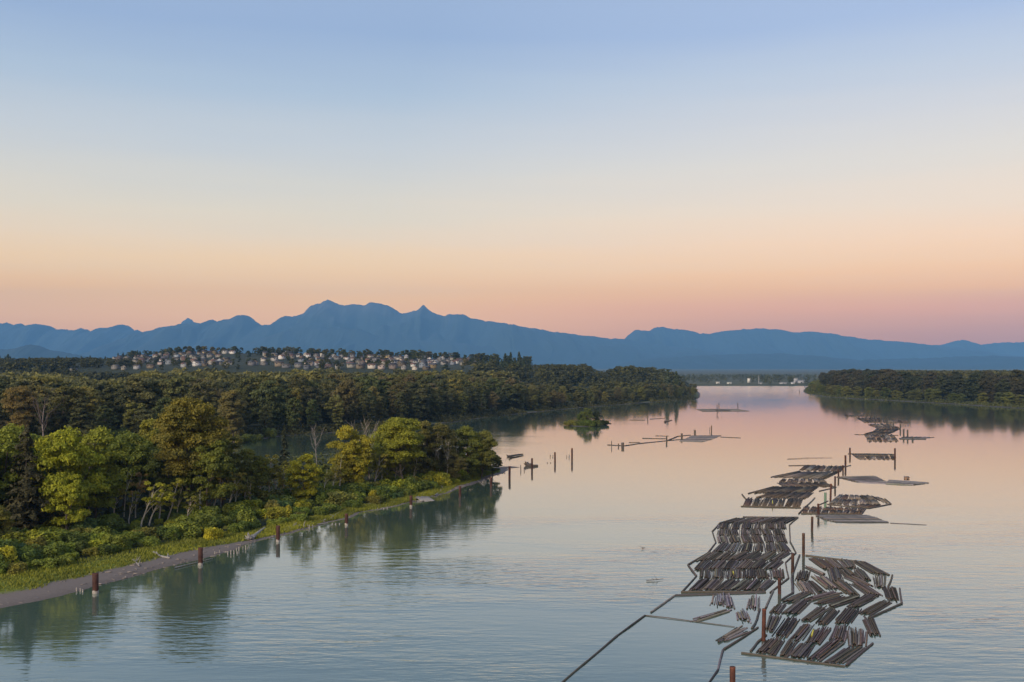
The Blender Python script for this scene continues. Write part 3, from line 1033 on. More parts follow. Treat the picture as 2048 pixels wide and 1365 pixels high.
key("dead_tree", SNAG[2], 634, 935, 845, GREYB, (0.26, 0.24, 0.22), "grey bare tree standing before the side channel", "dead tree", 0.9, None, "branches")
key("willow_tree", BROAD[0], 700, 985, 852, (0.175, 0.155, 0.022), BARK, "golden willow, first of the tall clump toward the spit", widen=1.0)
key("willow_tree", BROAD[3], 708, 985, 895, (0.185, 0.170, 0.018), PALE, "smaller bright yellow tree with pale forked stems under the golden willow", widen=0.9)
key("dead_tree", SNAG[2], 740, 960, 832, (0.28, 0.25, 0.22), (0.26, 0.23, 0.20), "bare forked snag rising between golden willow and rounded yellow tree", "dead tree", 1.0, 1.0, "branches")
key("dead_tree", SNAG[1], 733, 975, 890, (0.24, 0.19, 0.16), (0.24, 0.19, 0.16), "leaning brown bare tree below the forked snag", "dead tree", 1.2, 0.2, "branches")
key("cottonwood_tree", COTTON[0], 802, 978, 832, (0.125, 0.130, 0.020), BARK, "big rounded yellow-green tree, highest of the clump toward the spit", widen=1.15)
key("alder_tree", BROAD[3], 775, 975, 905, (0.150, 0.150, 0.020), PALE, "slim yellow tree in front of the big rounded one", widen=0.8)
key("alder_tree", BROAD[1], 852, 964, 842, (0.080, 0.074, 0.026), BARK, "olive-brown tree behind the white birch stems", widen=1.1)
key("alder_tree", BROAD[2], 882, 962, 848, (0.070, 0.066, 0.028), BARK, "dull olive tree with brown crest among the white stems", widen=0.8)
for i, (px, b, t) in enumerate(((846, 955, 868), (862, 962, 858), (868, 964, 862), (880, 965, 872), (893, 968, 876), (914, 962, 862))):
    key("dead_tree", SNAG[3] if i % 2 else SNAG[1], px, b, t, (0.36, 0.33, 0.26), (0.40, 0.36, 0.29), ordinal(i + 1) + " of the slender white stems near the spit, counting toward its tip", "dead tree", 0.75, None, "branches")
key("alder_tree", BROAD[0], 934, 958, 852, (0.082, 0.092, 0.024), BARK, "green tree, last but one before the tip of the spit", widen=1.0)
key("alder_tree", BROAD[2], 962, 957, 862, (0.085, 0.086, 0.026), BARK, "rounded olive tree closing the wood at the tip of the spit", widen=0.92)
key("willow_tree", BROAD[4], 985, 953, 902, (0.058, 0.064, 0.022), BARK, "low dark willow overhanging the tip of the spit", widen=1.15)
key("willow_tree", BROAD[0], 905, 966, 905, (0.100, 0.088, 0.035), BARK, "low buff-coloured tree below the white stems", widen=1.2)

# the rest of the wood, in rows from the shore inwards
SKY_X = [-400, 0, 60, 120, 200, 280, 310, 340, 400, 430, 455, 480, 520, 560, 600, 640, 680, 700, 740, 800, 850, 880, 900, 930, 960, 985, 1000]
SKY_Y = [845, 858, 852, 866, 862, 866, 842, 812, 812, 842, 890, 926, 930, 922, 915, 922, 905, 878, 862, 845, 850, 856, 880, 862, 866, 890, 925]
front_pts, front_len = resample(island_front[::-1][:, :2], 7.0)     # from the spit towards the camera
tang = unit(np.gradient(front_pts, axis=0))
nrm = np.stack([tang[:, 1], -tang[:, 0]], 1)                        # inland, to the left of the shore
if poly_sd(ISLAND, np.array([front_pts[20, 0] + nrm[20, 0] * 20]), np.array([front_pts[20, 1] + nrm[20, 1] * 20]))[0] < 0:
    nrm = -nrm
ROWS = [("shoreward", 0, 9), ("second", 12, 9), ("third", 25, 9), ("fourth", 40, 10), ("fifth", 58, 10), ("sixth", 80, 11), ("back", 108, 12)]
placed = list(KEYS)


def wood_edge(y):
    """how far from the water the trees begin"""
    return float(np.interp(y, [200, 250, 330, 390, 420], [62, 46, 34, 16, 11]))


kinds = [("alder_tree", OLIVE, "olive"), ("alder_tree", GREEN, "mid-green"), ("alder_tree", DARK, "dark green"), ("willow_tree", (0.125, 0.128, 0.022), "yellow-green"), ("alder_tree", (0.072, 0.066, 0.028), "brownish-olive")]
n_fill = 0
for rname, off, gap in ROWS:
    count = 0
    last = None
    for i in range(len(front_pts)):
        y0 = front_pts[i, 1]
        wloc = wood_edge(y0)
        p = front_pts[i] + nrm[i] * (off + wloc + random.uniform(-3, 3)) + np.array([random.uniform(-2, 2), random.uniform(-2, 2)])
        z, sd = land_z(island_height, ISLAND, p[0], p[1])
        if sd < 7 or p[1] < 205 or p[1] > 560:
            continue
        px = CX + p[0] / p[1] * F
        if px < -230 or px > 985:
            continue
        if any((p[0] - a) ** 2 + (p[1] - b) ** 2 < (gap * 0.72) ** 2 for a, b in placed):
            continue
        if rname in ("shoreward", "second", "third") and p[1] < 335 and (228 < px < 362 or 150 < px < 205):
            continue
        if p[1] < 375 and (412 < px < 468 or 512 < px < 578):
            continue
        topy = np.interp(px, SKY_X, SKY_Y) + random.uniform(4, 34)
        hmax = float(height_at(topy, p[1])) - z
        want = {"shoreward": 14, "second": 20}.get(rname, 25) * random.uniform(0.7, 1.25)
        h = min(hmax, want)
        if h < 3.5:
            continue
        placed.append((p[0], p[1]))
        wts = [0.30, 0.30, 0.17, 0.16, 0.07] if px < 420 else [0.28, 0.22, 0.08, 0.30, 0.12]
        nm, colr, word = random.choices(kinds, wts)[0]
        count += 1
        n_fill += 1
        plant(nm, random.choice(BROAD), (p[0], p[1], z - 0.1), h, vary(colr), BARK,
              f"{word} broadleaf tree, {ordinal(count)} from the spit in the island wood's {rname} row", "tree", "broadleaf trees of the island wood", random.uniform(0.9, 1.2) * (1.25 if h < 10 else 1.0))

# shrubs behind the grassy bank
yel = [(395, 1064), (426, 1072), (487, 1040), (572, 1024), (594, 1018), (747, 990), (783, 980), (815, 975), (872, 962)]
YELP = []
for i, (px, py) in enumerate(yel):
    p = on_island(px, py + 7)
    YELP.append((p[0], p[1]))
    big = 1.2 if px == 872 else 0.8 if px == 426 else 1.0
    plant_one("willow_shrub", SHRUB[3 if big == 1 else 0][1], 4, p, (6.6 if px == 872 else 4.0 if big > 1 else 3.9) * random.uniform(0.9, 1.15), vary(YELLOW if px != 872 else (0.2, 0.185, 0.022), 0.1),
              f"bright yellow autumn shrub, {ordinal(len(yel) - i)} from the spit along the bank", "shrub", "yellow shrubs on the island bank", big)
n_sh = 0
sh_pts, _ = resample(island_front[::-1][:, :2], 5.4)
sh_n = np.stack([np.interp(np.arange(len(sh_pts)) * 5.4, np.arange(len(front_pts)) * 7.0, nrm[:, k]) for k in (0, 1)], 1)
for row in range(6):
    rname = ("front", "second", "third", "fourth", "fifth", "rear")[row]
    kname = "bank_shrub" if row < 3 else "thicket_shrub"
    count = 0
    for i in range(len(sh_pts)):
        y0 = sh_pts[i, 1]
        lo = 2.15 * (10.0 - 7.0 * float(smooth01(215, 330, y0)))
        hi = wood_edge(y0) + 7
        if row > 1 and (hi - lo) / 6 < 2.2 and (i + row) % 2:
            continue
        p = sh_pts[i] + sh_n[i] * (lo + (hi - lo) * (row + random.uniform(0.2, 0.8)) / 6) + np.array([random.uniform(-1.5, 1.5), random.uniform(-1.5, 1.5)])
        z, sd = land_z(island_height, ISLAND, p[0], p[1])
        px = CX + p[0] / p[1] * F
        if sd < 3.5 or px < -130 or px > 965 or p[1] < 190:
            continue
        if random.random() < 0.05 or any((p[0] - a) ** 2 + (p[1] - b) ** 2 < 12 for a, b in YELP):
            continue
        count += 1
        n_sh += 1
        c, word = random.choices([((0.060, 0.080, 0.020), "green"), ((0.092, 0.112, 0.024), "light green"), ((0.095, 0.094, 0.026), "olive"), ((0.046, 0.074, 0.034), "blue-green"), ((0.145, 0.150, 0.020), "yellowish")],
                                 [0.24, 0.38, 0.12, 0.08, 0.18])[0]
        k = random.choice((0, 1, 1, 3, 2))
        hh_ = random.uniform(2.4, 3.6) if row == 0 else random.uniform(3.4, 6.6)
        if row >= 2 and (226 < px < 364 or 415 < px < 470):
            hh_ *= 0.5
        plant_one(kname, SHRUB[k][1], 4, (p[0], p[1], z - 0.1), hh_, vary(c), f"{word} leafy shrub, {ordinal(count)} from the spit in the bank's {rname} shrub row", "shrub",
                  "shrubs behind the grassy bank", random.uniform(1.0, 1.3) * (1.15 if row == 0 else 1.0))

# grass of the bank: one mass of blades
gp, gt = [], []
N_G = 42000
ii = rng.integers(0, len(front_pts) - 1, N_G)
fr_ = rng.uniform(0, 1, (N_G, 1))
base_p = front_pts[ii] * (1 - fr_) + front_pts[ii + 1] * fr_
wl_ = 10.0 - 7.0 * smooth01(215, 330, base_p[:, 1])
offs = wl_ * rng.uniform(0.3, 2.5, N_G)
gpos = base_p + nrm[ii] * offs[:, None] + rng.normal(0, 0.7, (N_G, 2))
sd = poly_sd(ISLAND, gpos[:, 0], gpos[:, 1])
sdw = sd + 1.9 * fbm(gpos[:, 0] * 0.07, gpos[:, 1] * 0.07, 21, 4)
keep = (sdw / (10.0 - 7.0 * smooth01(215, 330, gpos[:, 1])) + 0.7 * smooth01(252, 285, gpos[:, 1]) * smooth01(400, 375, gpos[:, 1]) > 0.88 + 0.2 * rng.uniform(0, 1, N_G)) & (sdw > 0.4)
gpos, sd = gpos[keep], sd[keep]
gz = island_height(gpos[:, 0], gpos[:, 1], sd)
n = len(gpos)
a = rng.uniform(0, 2 * math.pi, n)
hgt_ = rng.uniform(0.35, 0.95, n) * (0.8 + 0.4 * vnoise(gpos[:, 0] * 0.2, gpos[:, 1] * 0.2, 4))
wd = rng.uniform(0.10, 0.28, n)
ln = rng.normal(0, 0.25, (n, 2))
P0 = np.stack([gpos[:, 0] - np.cos(a) * wd, gpos[:, 1] - np.sin(a) * wd, gz - 0.05], 1)
P1 = np.stack([gpos[:, 0] + np.cos(a) * wd, gpos[:, 1] + np.sin(a) * wd, gz - 0.05], 1)
P2 = np.stack([gpos[:, 0] + ln[:, 0], gpos[:, 1] + ln[:, 1], gz + hgt_], 1)
V = np.stack([P0, P1, P2], 1).reshape(-1, 3)
tint = np.clip(0.45 + 0.35 * vnoise(gpos[:, 0] * 0.12, gpos[:, 1] * 0.12, 14) + rng.normal(0, 0.12, n), 0, 1)
me = mesh_np("grass", V, np.arange(n * 3).reshape(n, 3), [M_LEAF], attrs={"tint": ('FACE', tint)})
tag(obj("grass", me, color=(0.112, 0.118, 0.022)), "bright green grass fringing the island's muddy shore", "grass", kind="stuff")

# undergrowth that closes the floor of the island wood
N_U = 26000
ux, uy = rng.uniform(-330, 0, N_U), rng.uniform(190, 560, N_U)
sd = poly_sd(ISLAND, ux, uy)
wl_ = 10.0 - 6.2 * smooth01(215, 330, uy)
keep = sd > wl_ * 2.6
ux, uy, sd = ux[keep], uy[keep], sd[keep]
n = len(ux)
uz = island_height(ux, uy, sd) + rng.uniform(0.1, 2.4, n) * (0.6 + 0.5 * vnoise(ux * 0.15, uy * 0.15, 6))
V, Fc = leaf_faces(np.stack([ux, uy, uz], 1), unit(np.array([0, 0, 0.8]) + rng.normal(0, 0.6, (n, 3))), 1.0, rng)
me = mesh_np("undergrowth", V, Fc, [M_LEAF], attrs={"tint": ('FACE', rng.uniform(0, 1, n))})
tag(obj("undergrowth", me, color=(0.040, 0.046, 0.018)), "dark tangled undergrowth on the island wood's floor", "undergrowth", kind="stuff")

# the bushy islet off the spit
pi_ = G(1178, 851)
islet_poly = np.array([G(*p) for p in [(1132, 851), (1150, 854), (1185, 854), (1215, 850), (1222, 847), (1190, 843), (1150, 845)]])
grid_land("islet_ground", islet_poly, pi_[0] - 60, pi_[0] + 60, pi_[1] - 90, pi_[1] + 90, 4.0, lambda X, Y, sd: np.clip(sd * 0.1, -1.4, 0.7), M_LAND_FAR, lambda X, Y: 4.0 + 0 * X, margin=-8)
for i, (px, py, h, c, w, lab) in enumerate(((1163, 849, 10.5, GREEN, 1.3, "tall green bush on the islet's spit side"), (1177, 850, 14.0, (0.060, 0.072, 0.022), 1.2, "highest green bush on the bushy islet"),
                                            (1193, 849, 11.0, DARK, 1.3, "dark green bush on the islet's outer side"), (1145, 850, 5.0, OLIVE, 1.8, "low olive bush trailing from the islet toward the spit"),
                                            (1208, 849, 4.6, DARK, 1.7, "small dark bush at the islet's river end"), (1158, 851, 5.5, (0.070, 0.078, 0.024), 1.7, "low light green bush before the islet's spit side"),
                                            (1174, 851.5, 5.8, GREEN, 1.8, "low green bush before the islet's highest one"), (1190, 851.3, 5.4, (0.050, 0.060, 0.022), 1.8, "low dark bush before the islet's outer side"),
                                            (1136, 850.5, 3.4, OLIVE, 1.6, "smallest olive bush at the islet's spit end"))):
    p = G(px, py, 0.4)
    if h > 9:
        plant("islet_bush", BROAD[(0, 4, 1)[i % 3]], p, h, c, BARK, lab, "bush", "bushes on the islet", w)
    else:
        plant_one("islet_bush", SHRUB[i % 3][1], 4, p, h, c, lab, "bush", "bushes on the islet", w)

# ------------------------------------------------------------------ woods on the north bank
def north_z(x, y):
    return land_z(north_height, NORTH, x, y)


WSKY_X = [-300, 0, 130, 165, 215, 262, 300, 420, 560, 700, 850, 950, 1030, 1045, 1060, 1100, 1200, 1300, 1405]
WSKY_Y = [738, 742, 746, 758, 764, 752, 741, 736, 738, 737, 738, 742, 745, 760, 764, 768, 772, 768, 765]
ns2, _ = resample(north_shore[::-1][:, :2], 10.0)        # from the river end inland-left
tn = unit(np.gradient(ns2, axis=0))
nn = np.stack([tn[:, 1], -tn[:, 0]], 1)
pt = ns2[40] + nn[40] * 30
if poly_sd(NORTH, pt[:1], pt[1:2])[0] < 0:
    nn = -nn
wood_kinds = [((0.068, 0.067, 0.032), "olive"), ((0.046, 0.049, 0.029), "dark olive"), ((0.076, 0.065, 0.040), "brown-tinged"), ((0.056, 0.064, 0.031), "green"), ((0.102, 0.096, 0.036), "golden-olive")]
wplaced = []
n_wood = 0
for row, (off, step, hh) in enumerate(((16, 13, 26), (32, 13, 33), (52, 14, 36), (78, 16, 37), (112, 19, 38), (160, 24, 38)), 1):
    count = 0
    nextd = 0.0
    for i in range(len(ns2)):
        nextd -= 10.0
        if nextd > 0:
            continue
        p = ns2[i] + nn[i] * (off + random.uniform(-6, 6)) + tn[i] * random.uniform(-3, 3)
        px = CX + p[0] / max(p[1], 1) * F
        if p[1] < 520 or px < -60 or px > 1412 or p[1] > 1640:
            continue
        if row >= 6 and px > 1060:
            continue
        z, sd = north_z(p[0], p[1])
        if sd < 9:
            continue
        if any((p[0] - a) ** 2 + (p[1] - b) ** 2 < 60 for a, b in wplaced):
            continue
        topy = float(np.interp(px, WSKY_X, WSKY_Y)) + random.choice((-3, 0, 2, 5, 9, 14)) + random.uniform(-1, 3)
        h = min(height_at(topy, p[1]) - z, hh * random.uniform(0.72, 1.15) * (0.75 if px > 1045 else 1.0))
        if h < 7:
            continue
        nextd = step
        wplaced.append((p[0], p[1]))
        count += 1
        n_wood += 1
        c, word = random.choices(wood_kinds, [0.32, 0.26, 0.16, 0.16, 0.10])[0]
        lab = f"{word} cottonwood, {ordinal(count)} from the river end in the woods' {ordinal(row)} row"
        proto = random.choice(MIDWOOD + MIDWOOD[::2])
        if row <= 2 and px < 1060:
            plant("cottonwood_tree", proto, (p[0], p[1], z - 0.2), h, vary(c), BARK, lab, "tree", "cottonwoods of the woods beyond the side channel", random.uniform(0.95, 1.25))
        else:
            plant_one("cottonwood_tree", proto[2], proto[0], (p[0], p[1], z - 0.2), h, vary(c), lab, "tree", "cottonwoods of the woods beyond the side channel", random.uniform(0.95, 1.25))

# a few individuals along the far side of the channel
def on_north(px, py):
    z = 1.0
    for _ in range(3):
        p = G(px, py, z)
        z, sd = north_z(p[0], p[1])
        z = max(z, 0.0)
    p[2] = z - 0.1
    return p


for px, b, h, c, w, lab in ((495, 884, 6.5, (0.060, 0.076, 0.026), 1.2, "round green bush on the far bank of the side channel"), (515, 880, 5, (0.066, 0.080, 0.026), 1.2, "smaller green bush beside the round one across the channel"),
                            (540, 874, 8.5, (0.066, 0.080, 0.026), 0.7, "pointed light green bush on the channel's far bank"), (462, 888, 8, (0.11, 0.105, 0.03), 1.2, "yellowish bush by the channel behind the golden cottonwood"),
                            (245, 884, 11, (0.050, 0.070, 0.026), 1.0, "blue-green bush in the dark gap of the woods")):
    p = on_north(px, b)
    plant_one("channel_bush", SHRUB[0][1], 4, p, h, c, lab, "bush", "bushes along the side channel", w)
p = on_north(160, 900)
plant("spruce_tree", SPRUCE[2], p, height_at(786, p[1]) - p[2], (0.042, 0.042, 0.018), BARK, "broad dark fine-textured tree rising behind the yellow-green maple", "tree", None, 1.5)
p = on_north(86, 905)
plant("dead_tree", SNAG[2], p, height_at(782, p[1]) - p[2], MAUVE, (0.20, 0.17, 0.165), "mauve-grey bare tree between brown and dark trees on the channel bank", "dead tree", None, 1.1, None, "branches")
p = on_north(32, 905)
plant("cottonwood_tree", COTTON[1], p, height_at(770, p[1]) - p[2], (0.105, 0.080, 0.036), BARK, "tan-brown cottonwood at the picture's edge beyond the channel", "tree", None, 1.0)
p = on_north(468, 890)
plant("cottonwood_tree", COTTON[1], p, height_at(778, p[1]) - p[2], (0.098, 0.085, 0.040), BARK, "pale buff cottonwood at the channel bend, in front of the woods", "tree", None, 1.0)

# the mass of the woods behind the rows one can tell apart
def mass(name, pts, heights, protos, color, label, cat, mat=M_LEAF, keep_frac=1.0, tints=None):
    Vs, Fs, Ts, k0 = [], [], [], 0
    for i, (p, h) in enumerate(zip(pts, heights)):
        h0, _, cr = protos[i % len(protos)]
        if cr.name not in CACHE:
            va, ta = np.empty(len(cr.vertices) * 3, dtype=np.float32), np.empty(len(cr.polygons), dtype=np.float32)
            cr.vertices.foreach_get("co", va)
            cr.attributes["tint"].data.foreach_get("value", ta)
            CACHE[cr.name] = (va.reshape(-1, 3), ta)
        V0, T0 = CACHE[cr.name]
        nq = len(V0) // 4
        if keep_frac < 1:
            kk = rng.permutation(nq)[:int(nq * keep_frac)]
            V0 = V0.reshape(-1, 4, 3)[kk].reshape(-1, 3)
            T0 = T0[kk]
        a_, s_ = rng.uniform(0, 6.28), h / h0
        wd_ = rng.uniform(0.95, 1.35)
        ca, sa = math.cos(a_), math.sin(a_)
        Vn = np.stack([(V0[:, 0] * ca - V0[:, 1] * sa) * s_ * wd_ + p[0], (V0[:, 0] * sa + V0[:, 1] * ca) * s_ * wd_ + p[1], V0[:, 2] * s_ + p[2]], 1)
        Vs.append(Vn)
        Fs.append(np.arange(len(Vn)).reshape(-1, 4) + k0)
        Ts.append(np.clip(T0 + rng.normal(0, 0.22), 0, 1))
        k0 += len(Vn)
    me = mesh_np(name, np.concatenate(Vs), np.concatenate(Fs), [mat], attrs={"tint": ('FACE', np.concatenate(Ts))})
    return tag(obj(name, me, color=color), label, cat, kind="stuff")


CACHE = {}
pts, hs = [], []
X = rng.uniform(-1150, 60, 2600)
Y = rng.uniform(620, 1480, 2600)
SD = poly_sd(NORTH, X, Y)
ZN = north_height(X, Y, SD)
taken = []
for x, y, sd, z in zip(X, Y, SD, ZN):
    px = CX + x / y * F
    if sd < 195 or px < -150 or px > 1050 or z > 14:
        continue
    if any((x - a) ** 2 + (y - b) ** 2 < 150 for a, b in taken[-260:]):
        continue
    topy = float(np.interp(px, WSKY_X, WSKY_Y)) + random.choice((-3, 0, 3, 7, 11)) + random.uniform(-1, 2)
    h = min(height_at(topy, y) - z, 40 * random.uniform(0.85, 1.05))
    if h < 8:
        continue
    taken.append((x, y))
    pts.append((x, y, z - 0.3))
    hs.append(h)
mass("forest", pts, hs, FARROUND, (0.076, 0.074, 0.034), "unbroken canopy of the woods stretching back to the hill", "forest")
def scrub(name, line, poly, hfun, n, lo, hi, hmax, leaf, color, label):
    seg, L = resample(line[:, :2], 2.0)
    t_ = unit(np.gradient(seg, axis=0))
    nv_ = np.stack([t_[:, 1], -t_[:, 0]], 1)
    q_ = seg[len(seg) // 2] + nv_[len(seg) // 2] * 15
    if poly_sd(poly, q_[:1], q_[1:2])[0] < 0:
        nv_ = -nv_
    i_ = rng.integers(0, len(seg), n)
    P = seg[i_] + nv_[i_] * rng.uniform(lo, hi, (n, 1)) + rng.normal(0, 1.2, (n, 2))
    keep = (vnoise(P[:, 0] * 0.05, P[:, 1] * 0.05, 31) > -0.55)
    P = P[keep]
    sd = poly_sd(poly, P[:, 0], P[:, 1])
    P, sd = P[sd > 1.5], sd[sd > 1.5]
    z = hfun(P[:, 0], P[:, 1], sd) + rng.uniform(0, 1, len(P)) * hmax * np.clip((sd - 1) / 8, 0.15, 1) * (0.6 + 0.6 * vnoise(P[:, 0] * 0.11, P[:, 1] * 0.11, 33))
    V, Fc = leaf_faces(np.stack([P[:, 0], P[:, 1], z], 1), unit(np.array([0, 0, 0.7]) + rng.normal(0, 0.6, (len(P), 3))), leaf, rng)
    me = mesh_np(name, V, Fc, [M_LEAF], attrs={"tint": ('FACE', np.clip(0.5 + 0.3 * vnoise(P[:, 0] * 0.07, P[:, 1] * 0.07, 35) + rng.normal(0, 0.15, len(P)), 0, 1))})
    tag(obj(name, me, color=color), label, "scrub", kind="stuff")


scrub("bank_scrub", north_shore[:15], NORTH, north_height, 52000, 2.0, 20, 6.0, 1.3, (0.042, 0.042, 0.022), "low scrub and reeds along the foot of the woods across the channel")
print("island fill", n_fill, "shrubs", n_sh, "woods", n_wood, "canopy", len(pts))

# ------------------------------------------------------------------ the hill with its houses
def box_mesh(x0, x1, y0, y1, z0, z1):
    V = np.array([(x0, y0, z0), (x1, y0, z0), (x1, y1, z0), (x0, y1, z0), (x0, y0, z1), (x1, y0, z1), (x1, y1, z1), (x0, y1, z1)], dtype=float)
    Fc = np.array([(0, 3, 2, 1), (4, 5, 6, 7), (0, 1, 5, 4), (1, 2, 6, 5), (2, 3, 7, 6), (3, 0, 4, 7)])
    return V, Fc


def house_proto(name, w, d, h, pitch, along):
    """two-storey house: wall (with gables), roof, windows, garage door; front faces -Y"""
    a = Acc()
    V, Fc = box_mesh(-w / 2, w / 2, -d / 2, d / 2, -3, h)
    a.add(V, Fc)
    rise = pitch * (d if along else w) / 2
    if along:      # ridge along X: gables on the sides
        for sx in (-w / 2, w / 2):
            a.add([(sx, -d / 2, h), (sx, d / 2, h), (sx, 0, h + rise)], np.array([[0, 1, 2]]))
    else:
        for sy in (-d / 2, d / 2):
            a.add([(-w / 2, sy, h), (w / 2, sy, h), (0, sy, h + rise)], np.array([[0, 1, 2]]))
    wall = a.mesh(name + "_wall", [M_WALL], smooth=False)
    o, t = 0.6, 0.25
    r = Acc()
    if along:
        for s in (-1, 1):
            e = s * (d / 2 + o)
            ez = h - pitch * o
            V = np.array([(-w / 2 - o, e, ez), (w / 2 + o, e, ez), (w / 2 + o, 0, h + rise), (-w / 2 - o, 0, h + rise)])
            r.add(np.concatenate([V + (0, 0, 0.02), V + (0, 0, t)]), np.array([(0, 1, 2, 3), (4, 7, 6, 5), (0, 4, 5, 1), (1, 5, 6, 2), (2, 6, 7, 3), (3, 7, 4, 0)]))
    else:
        for s in (-1, 1):
            e = s * (w / 2 + o)
            ez = h - pitch * o
            V = np.array([(e, -d / 2 - o, ez), (e, d / 2 + o, ez), (0, d / 2 + o, h + rise), (0, -d / 2 - o, h + rise)])
            r.add(np.concatenate([V + (0, 0, 0.02), V + (0, 0, t)]), np.array([(0, 1, 2, 3), (4, 7, 6, 5), (0, 4, 5, 1), (1, 5, 6, 2), (2, 6, 7, 3), (3, 7, 4, 0)]))
    roof = r.mesh(name + "_roof", [M_ROOF], smooth=False)
    win = Acc()
    win.add(*box_mesh(-1.1, 1.1, -0.06, 0.06, -0.8, 0.8))
    window = win.mesh(name + "_window", [M_GLASS], smooth=False)
    spots = [(-w * 0.28, -d / 2 - 0.05, h * 0.76), (w * 0.26, -d / 2 - 0.05, h * 0.76)]
    return wall, roof, window, spots


HOUSES = [house_proto("gable_house", 12, 10, 6.6, 0.55, True), house_proto("front_gable_house", 11, 12, 6.4, 0.6, False), house_proto("wide_house", 15, 10, 6.2, 0.5, True)]
WALLS = [((0.62, 0.58, 0.50), "cream"), ((0.72, 0.70, 0.67), "white"), ((0.45, 0.37, 0.27), "tan"), ((0.40, 0.40, 0.41), "grey"), ((0.50, 0.42, 0.38), "pinkish"), ((0.40, 0.45, 0.52), "pale blue"),
         ((0.55, 0.42, 0.20), "ochre")]
ROOFS = [((0.085, 0.070, 0.062), "brown"), ((0.075, 0.075, 0.080), "grey"), ((0.13, 0.075, 0.058), "reddish"), ((0.045, 0.043, 0.045), "charcoal")]
n_house = 0
hplaced = []
# streets follow the contours; some stretches are left to trees
for row, yy in enumerate((1640, 1685, 1735, 1790, 1850, 1915, 1985, 2060, 2140, 2230), 1):
    count = 0
    x = 20.0
    while x > -900:
        x -= random.uniform(15.5, 19) * (1 + 0.1 * row / 9)
        px0 = CX + x / yy * F
        if px0 < 150 or px0 > 965:
            continue
        gap = vnoise(x * 0.011 + row * 3.1, row * 1.7, 77)
        if gap < -0.30 or random.random() < (0.22 if row < 4 else 0.08) or (px0 < 290 and not ((row == 1 and px0 > 160) or (row > 3 and px0 > 232))) or (px0 > 870 and row < 5) or (470 < px0 < 525 and row > 2):
            continue
        y = yy + 14 * math.sin(x * 0.012 + row) + random.uniform(-16, 16) 
        z, sd = north_z(x, y)
        if height_at(748, y) > z + 8:
            continue
        (wc, wn_), (rc, rn_) = random.choices(WALLS, [4, 4, 2, 2, 2, 1, 0.6])[0], random.choice(ROOFS)
        wall, roof, window, spots = random.choice(HOUSES)
        count += 1
        n_house += 1
        e = empty("house", (x, y, z), f"{wn_} house with {rn_} roof, {ordinal(count)} from the river end of the {ordinal(row)} hillside street", "house", "houses on the hillside")
        e.rotation_euler = (0, 0, random.gauss(0, 0.55))
        sc_ = random.uniform(0.66, 0.94)
        e.scale = (sc_, sc_, sc_ * random.uniform(0.85, 1.15))
        obj("wall", wall, parent=e, color=vary(scaled(wc, random.choice((0.24, 0.32, 0.42, 0.7))), 0.03))
        obj("roof", roof, parent=e, color=vary(rc, 0.12))
        for sp in spots:
            obj("window", window, sp, parent=e)
        hplaced.append((x, y))

# trees between and above the houses
hc = {"fir": 0, "round": 0}
BLU = (0.030, 0.040, 0.026)
fir_pts = []
FIRS = [(955, 1640, 716), (968, 1650, 711), (982, 1640, 709), (995, 1660, 708), (1010, 1650, 706), (1022, 1660, 704), (1038, 1650, 703), (1048, 1640, 712), (1030, 1620, 718), (1003, 1620, 718), (975, 1615, 720),
        (1015, 1610, 724), (1060, 1630, 722), (845, 2050, 711), (852, 2060, 713), (690, 2250, 698), (684, 2250, 703), (335, 2250, 697), (342, 2260, 699), (380, 2300, 702), (505, 2180, 707), (515, 2160, 704),
        (525, 2150, 704), (532, 2160, 700), (498, 2190, 711), (545, 2180, 708), (560, 2220, 706), (640, 2260, 702), (652, 2260, 702), (630, 2250, 705), (745, 2280, 706), (755, 2280, 704), (780, 2290, 707),
        (650, 1950, 722), (850, 1900, 722), (1335, 1560, 738), (1352, 1560, 742)]
for i, (px, d, top) in enumerate(sorted(FIRS, reverse=True)):
    x = (px - CX) / F * d
    z, sd = north_z(x, d)
    h = height_at(top, d) - z
    if h < 6:
        h = 8.0
    hc["fir"] += 1
    fir_pts.append((x, d))
    pr = FARCON[i % 2]
    nth = ordinal(hc["fir"])
    plant_one("fir_tree", pr[2], pr[0], (x, d, z - 0.3), min(h, 42), vary(BLU, 0.1), f"tall dark fir on the houses' hill or bluff, {nth} counting from the river end", "tree", "dark firs on the hill", random.uniform(0.9, 1.2))
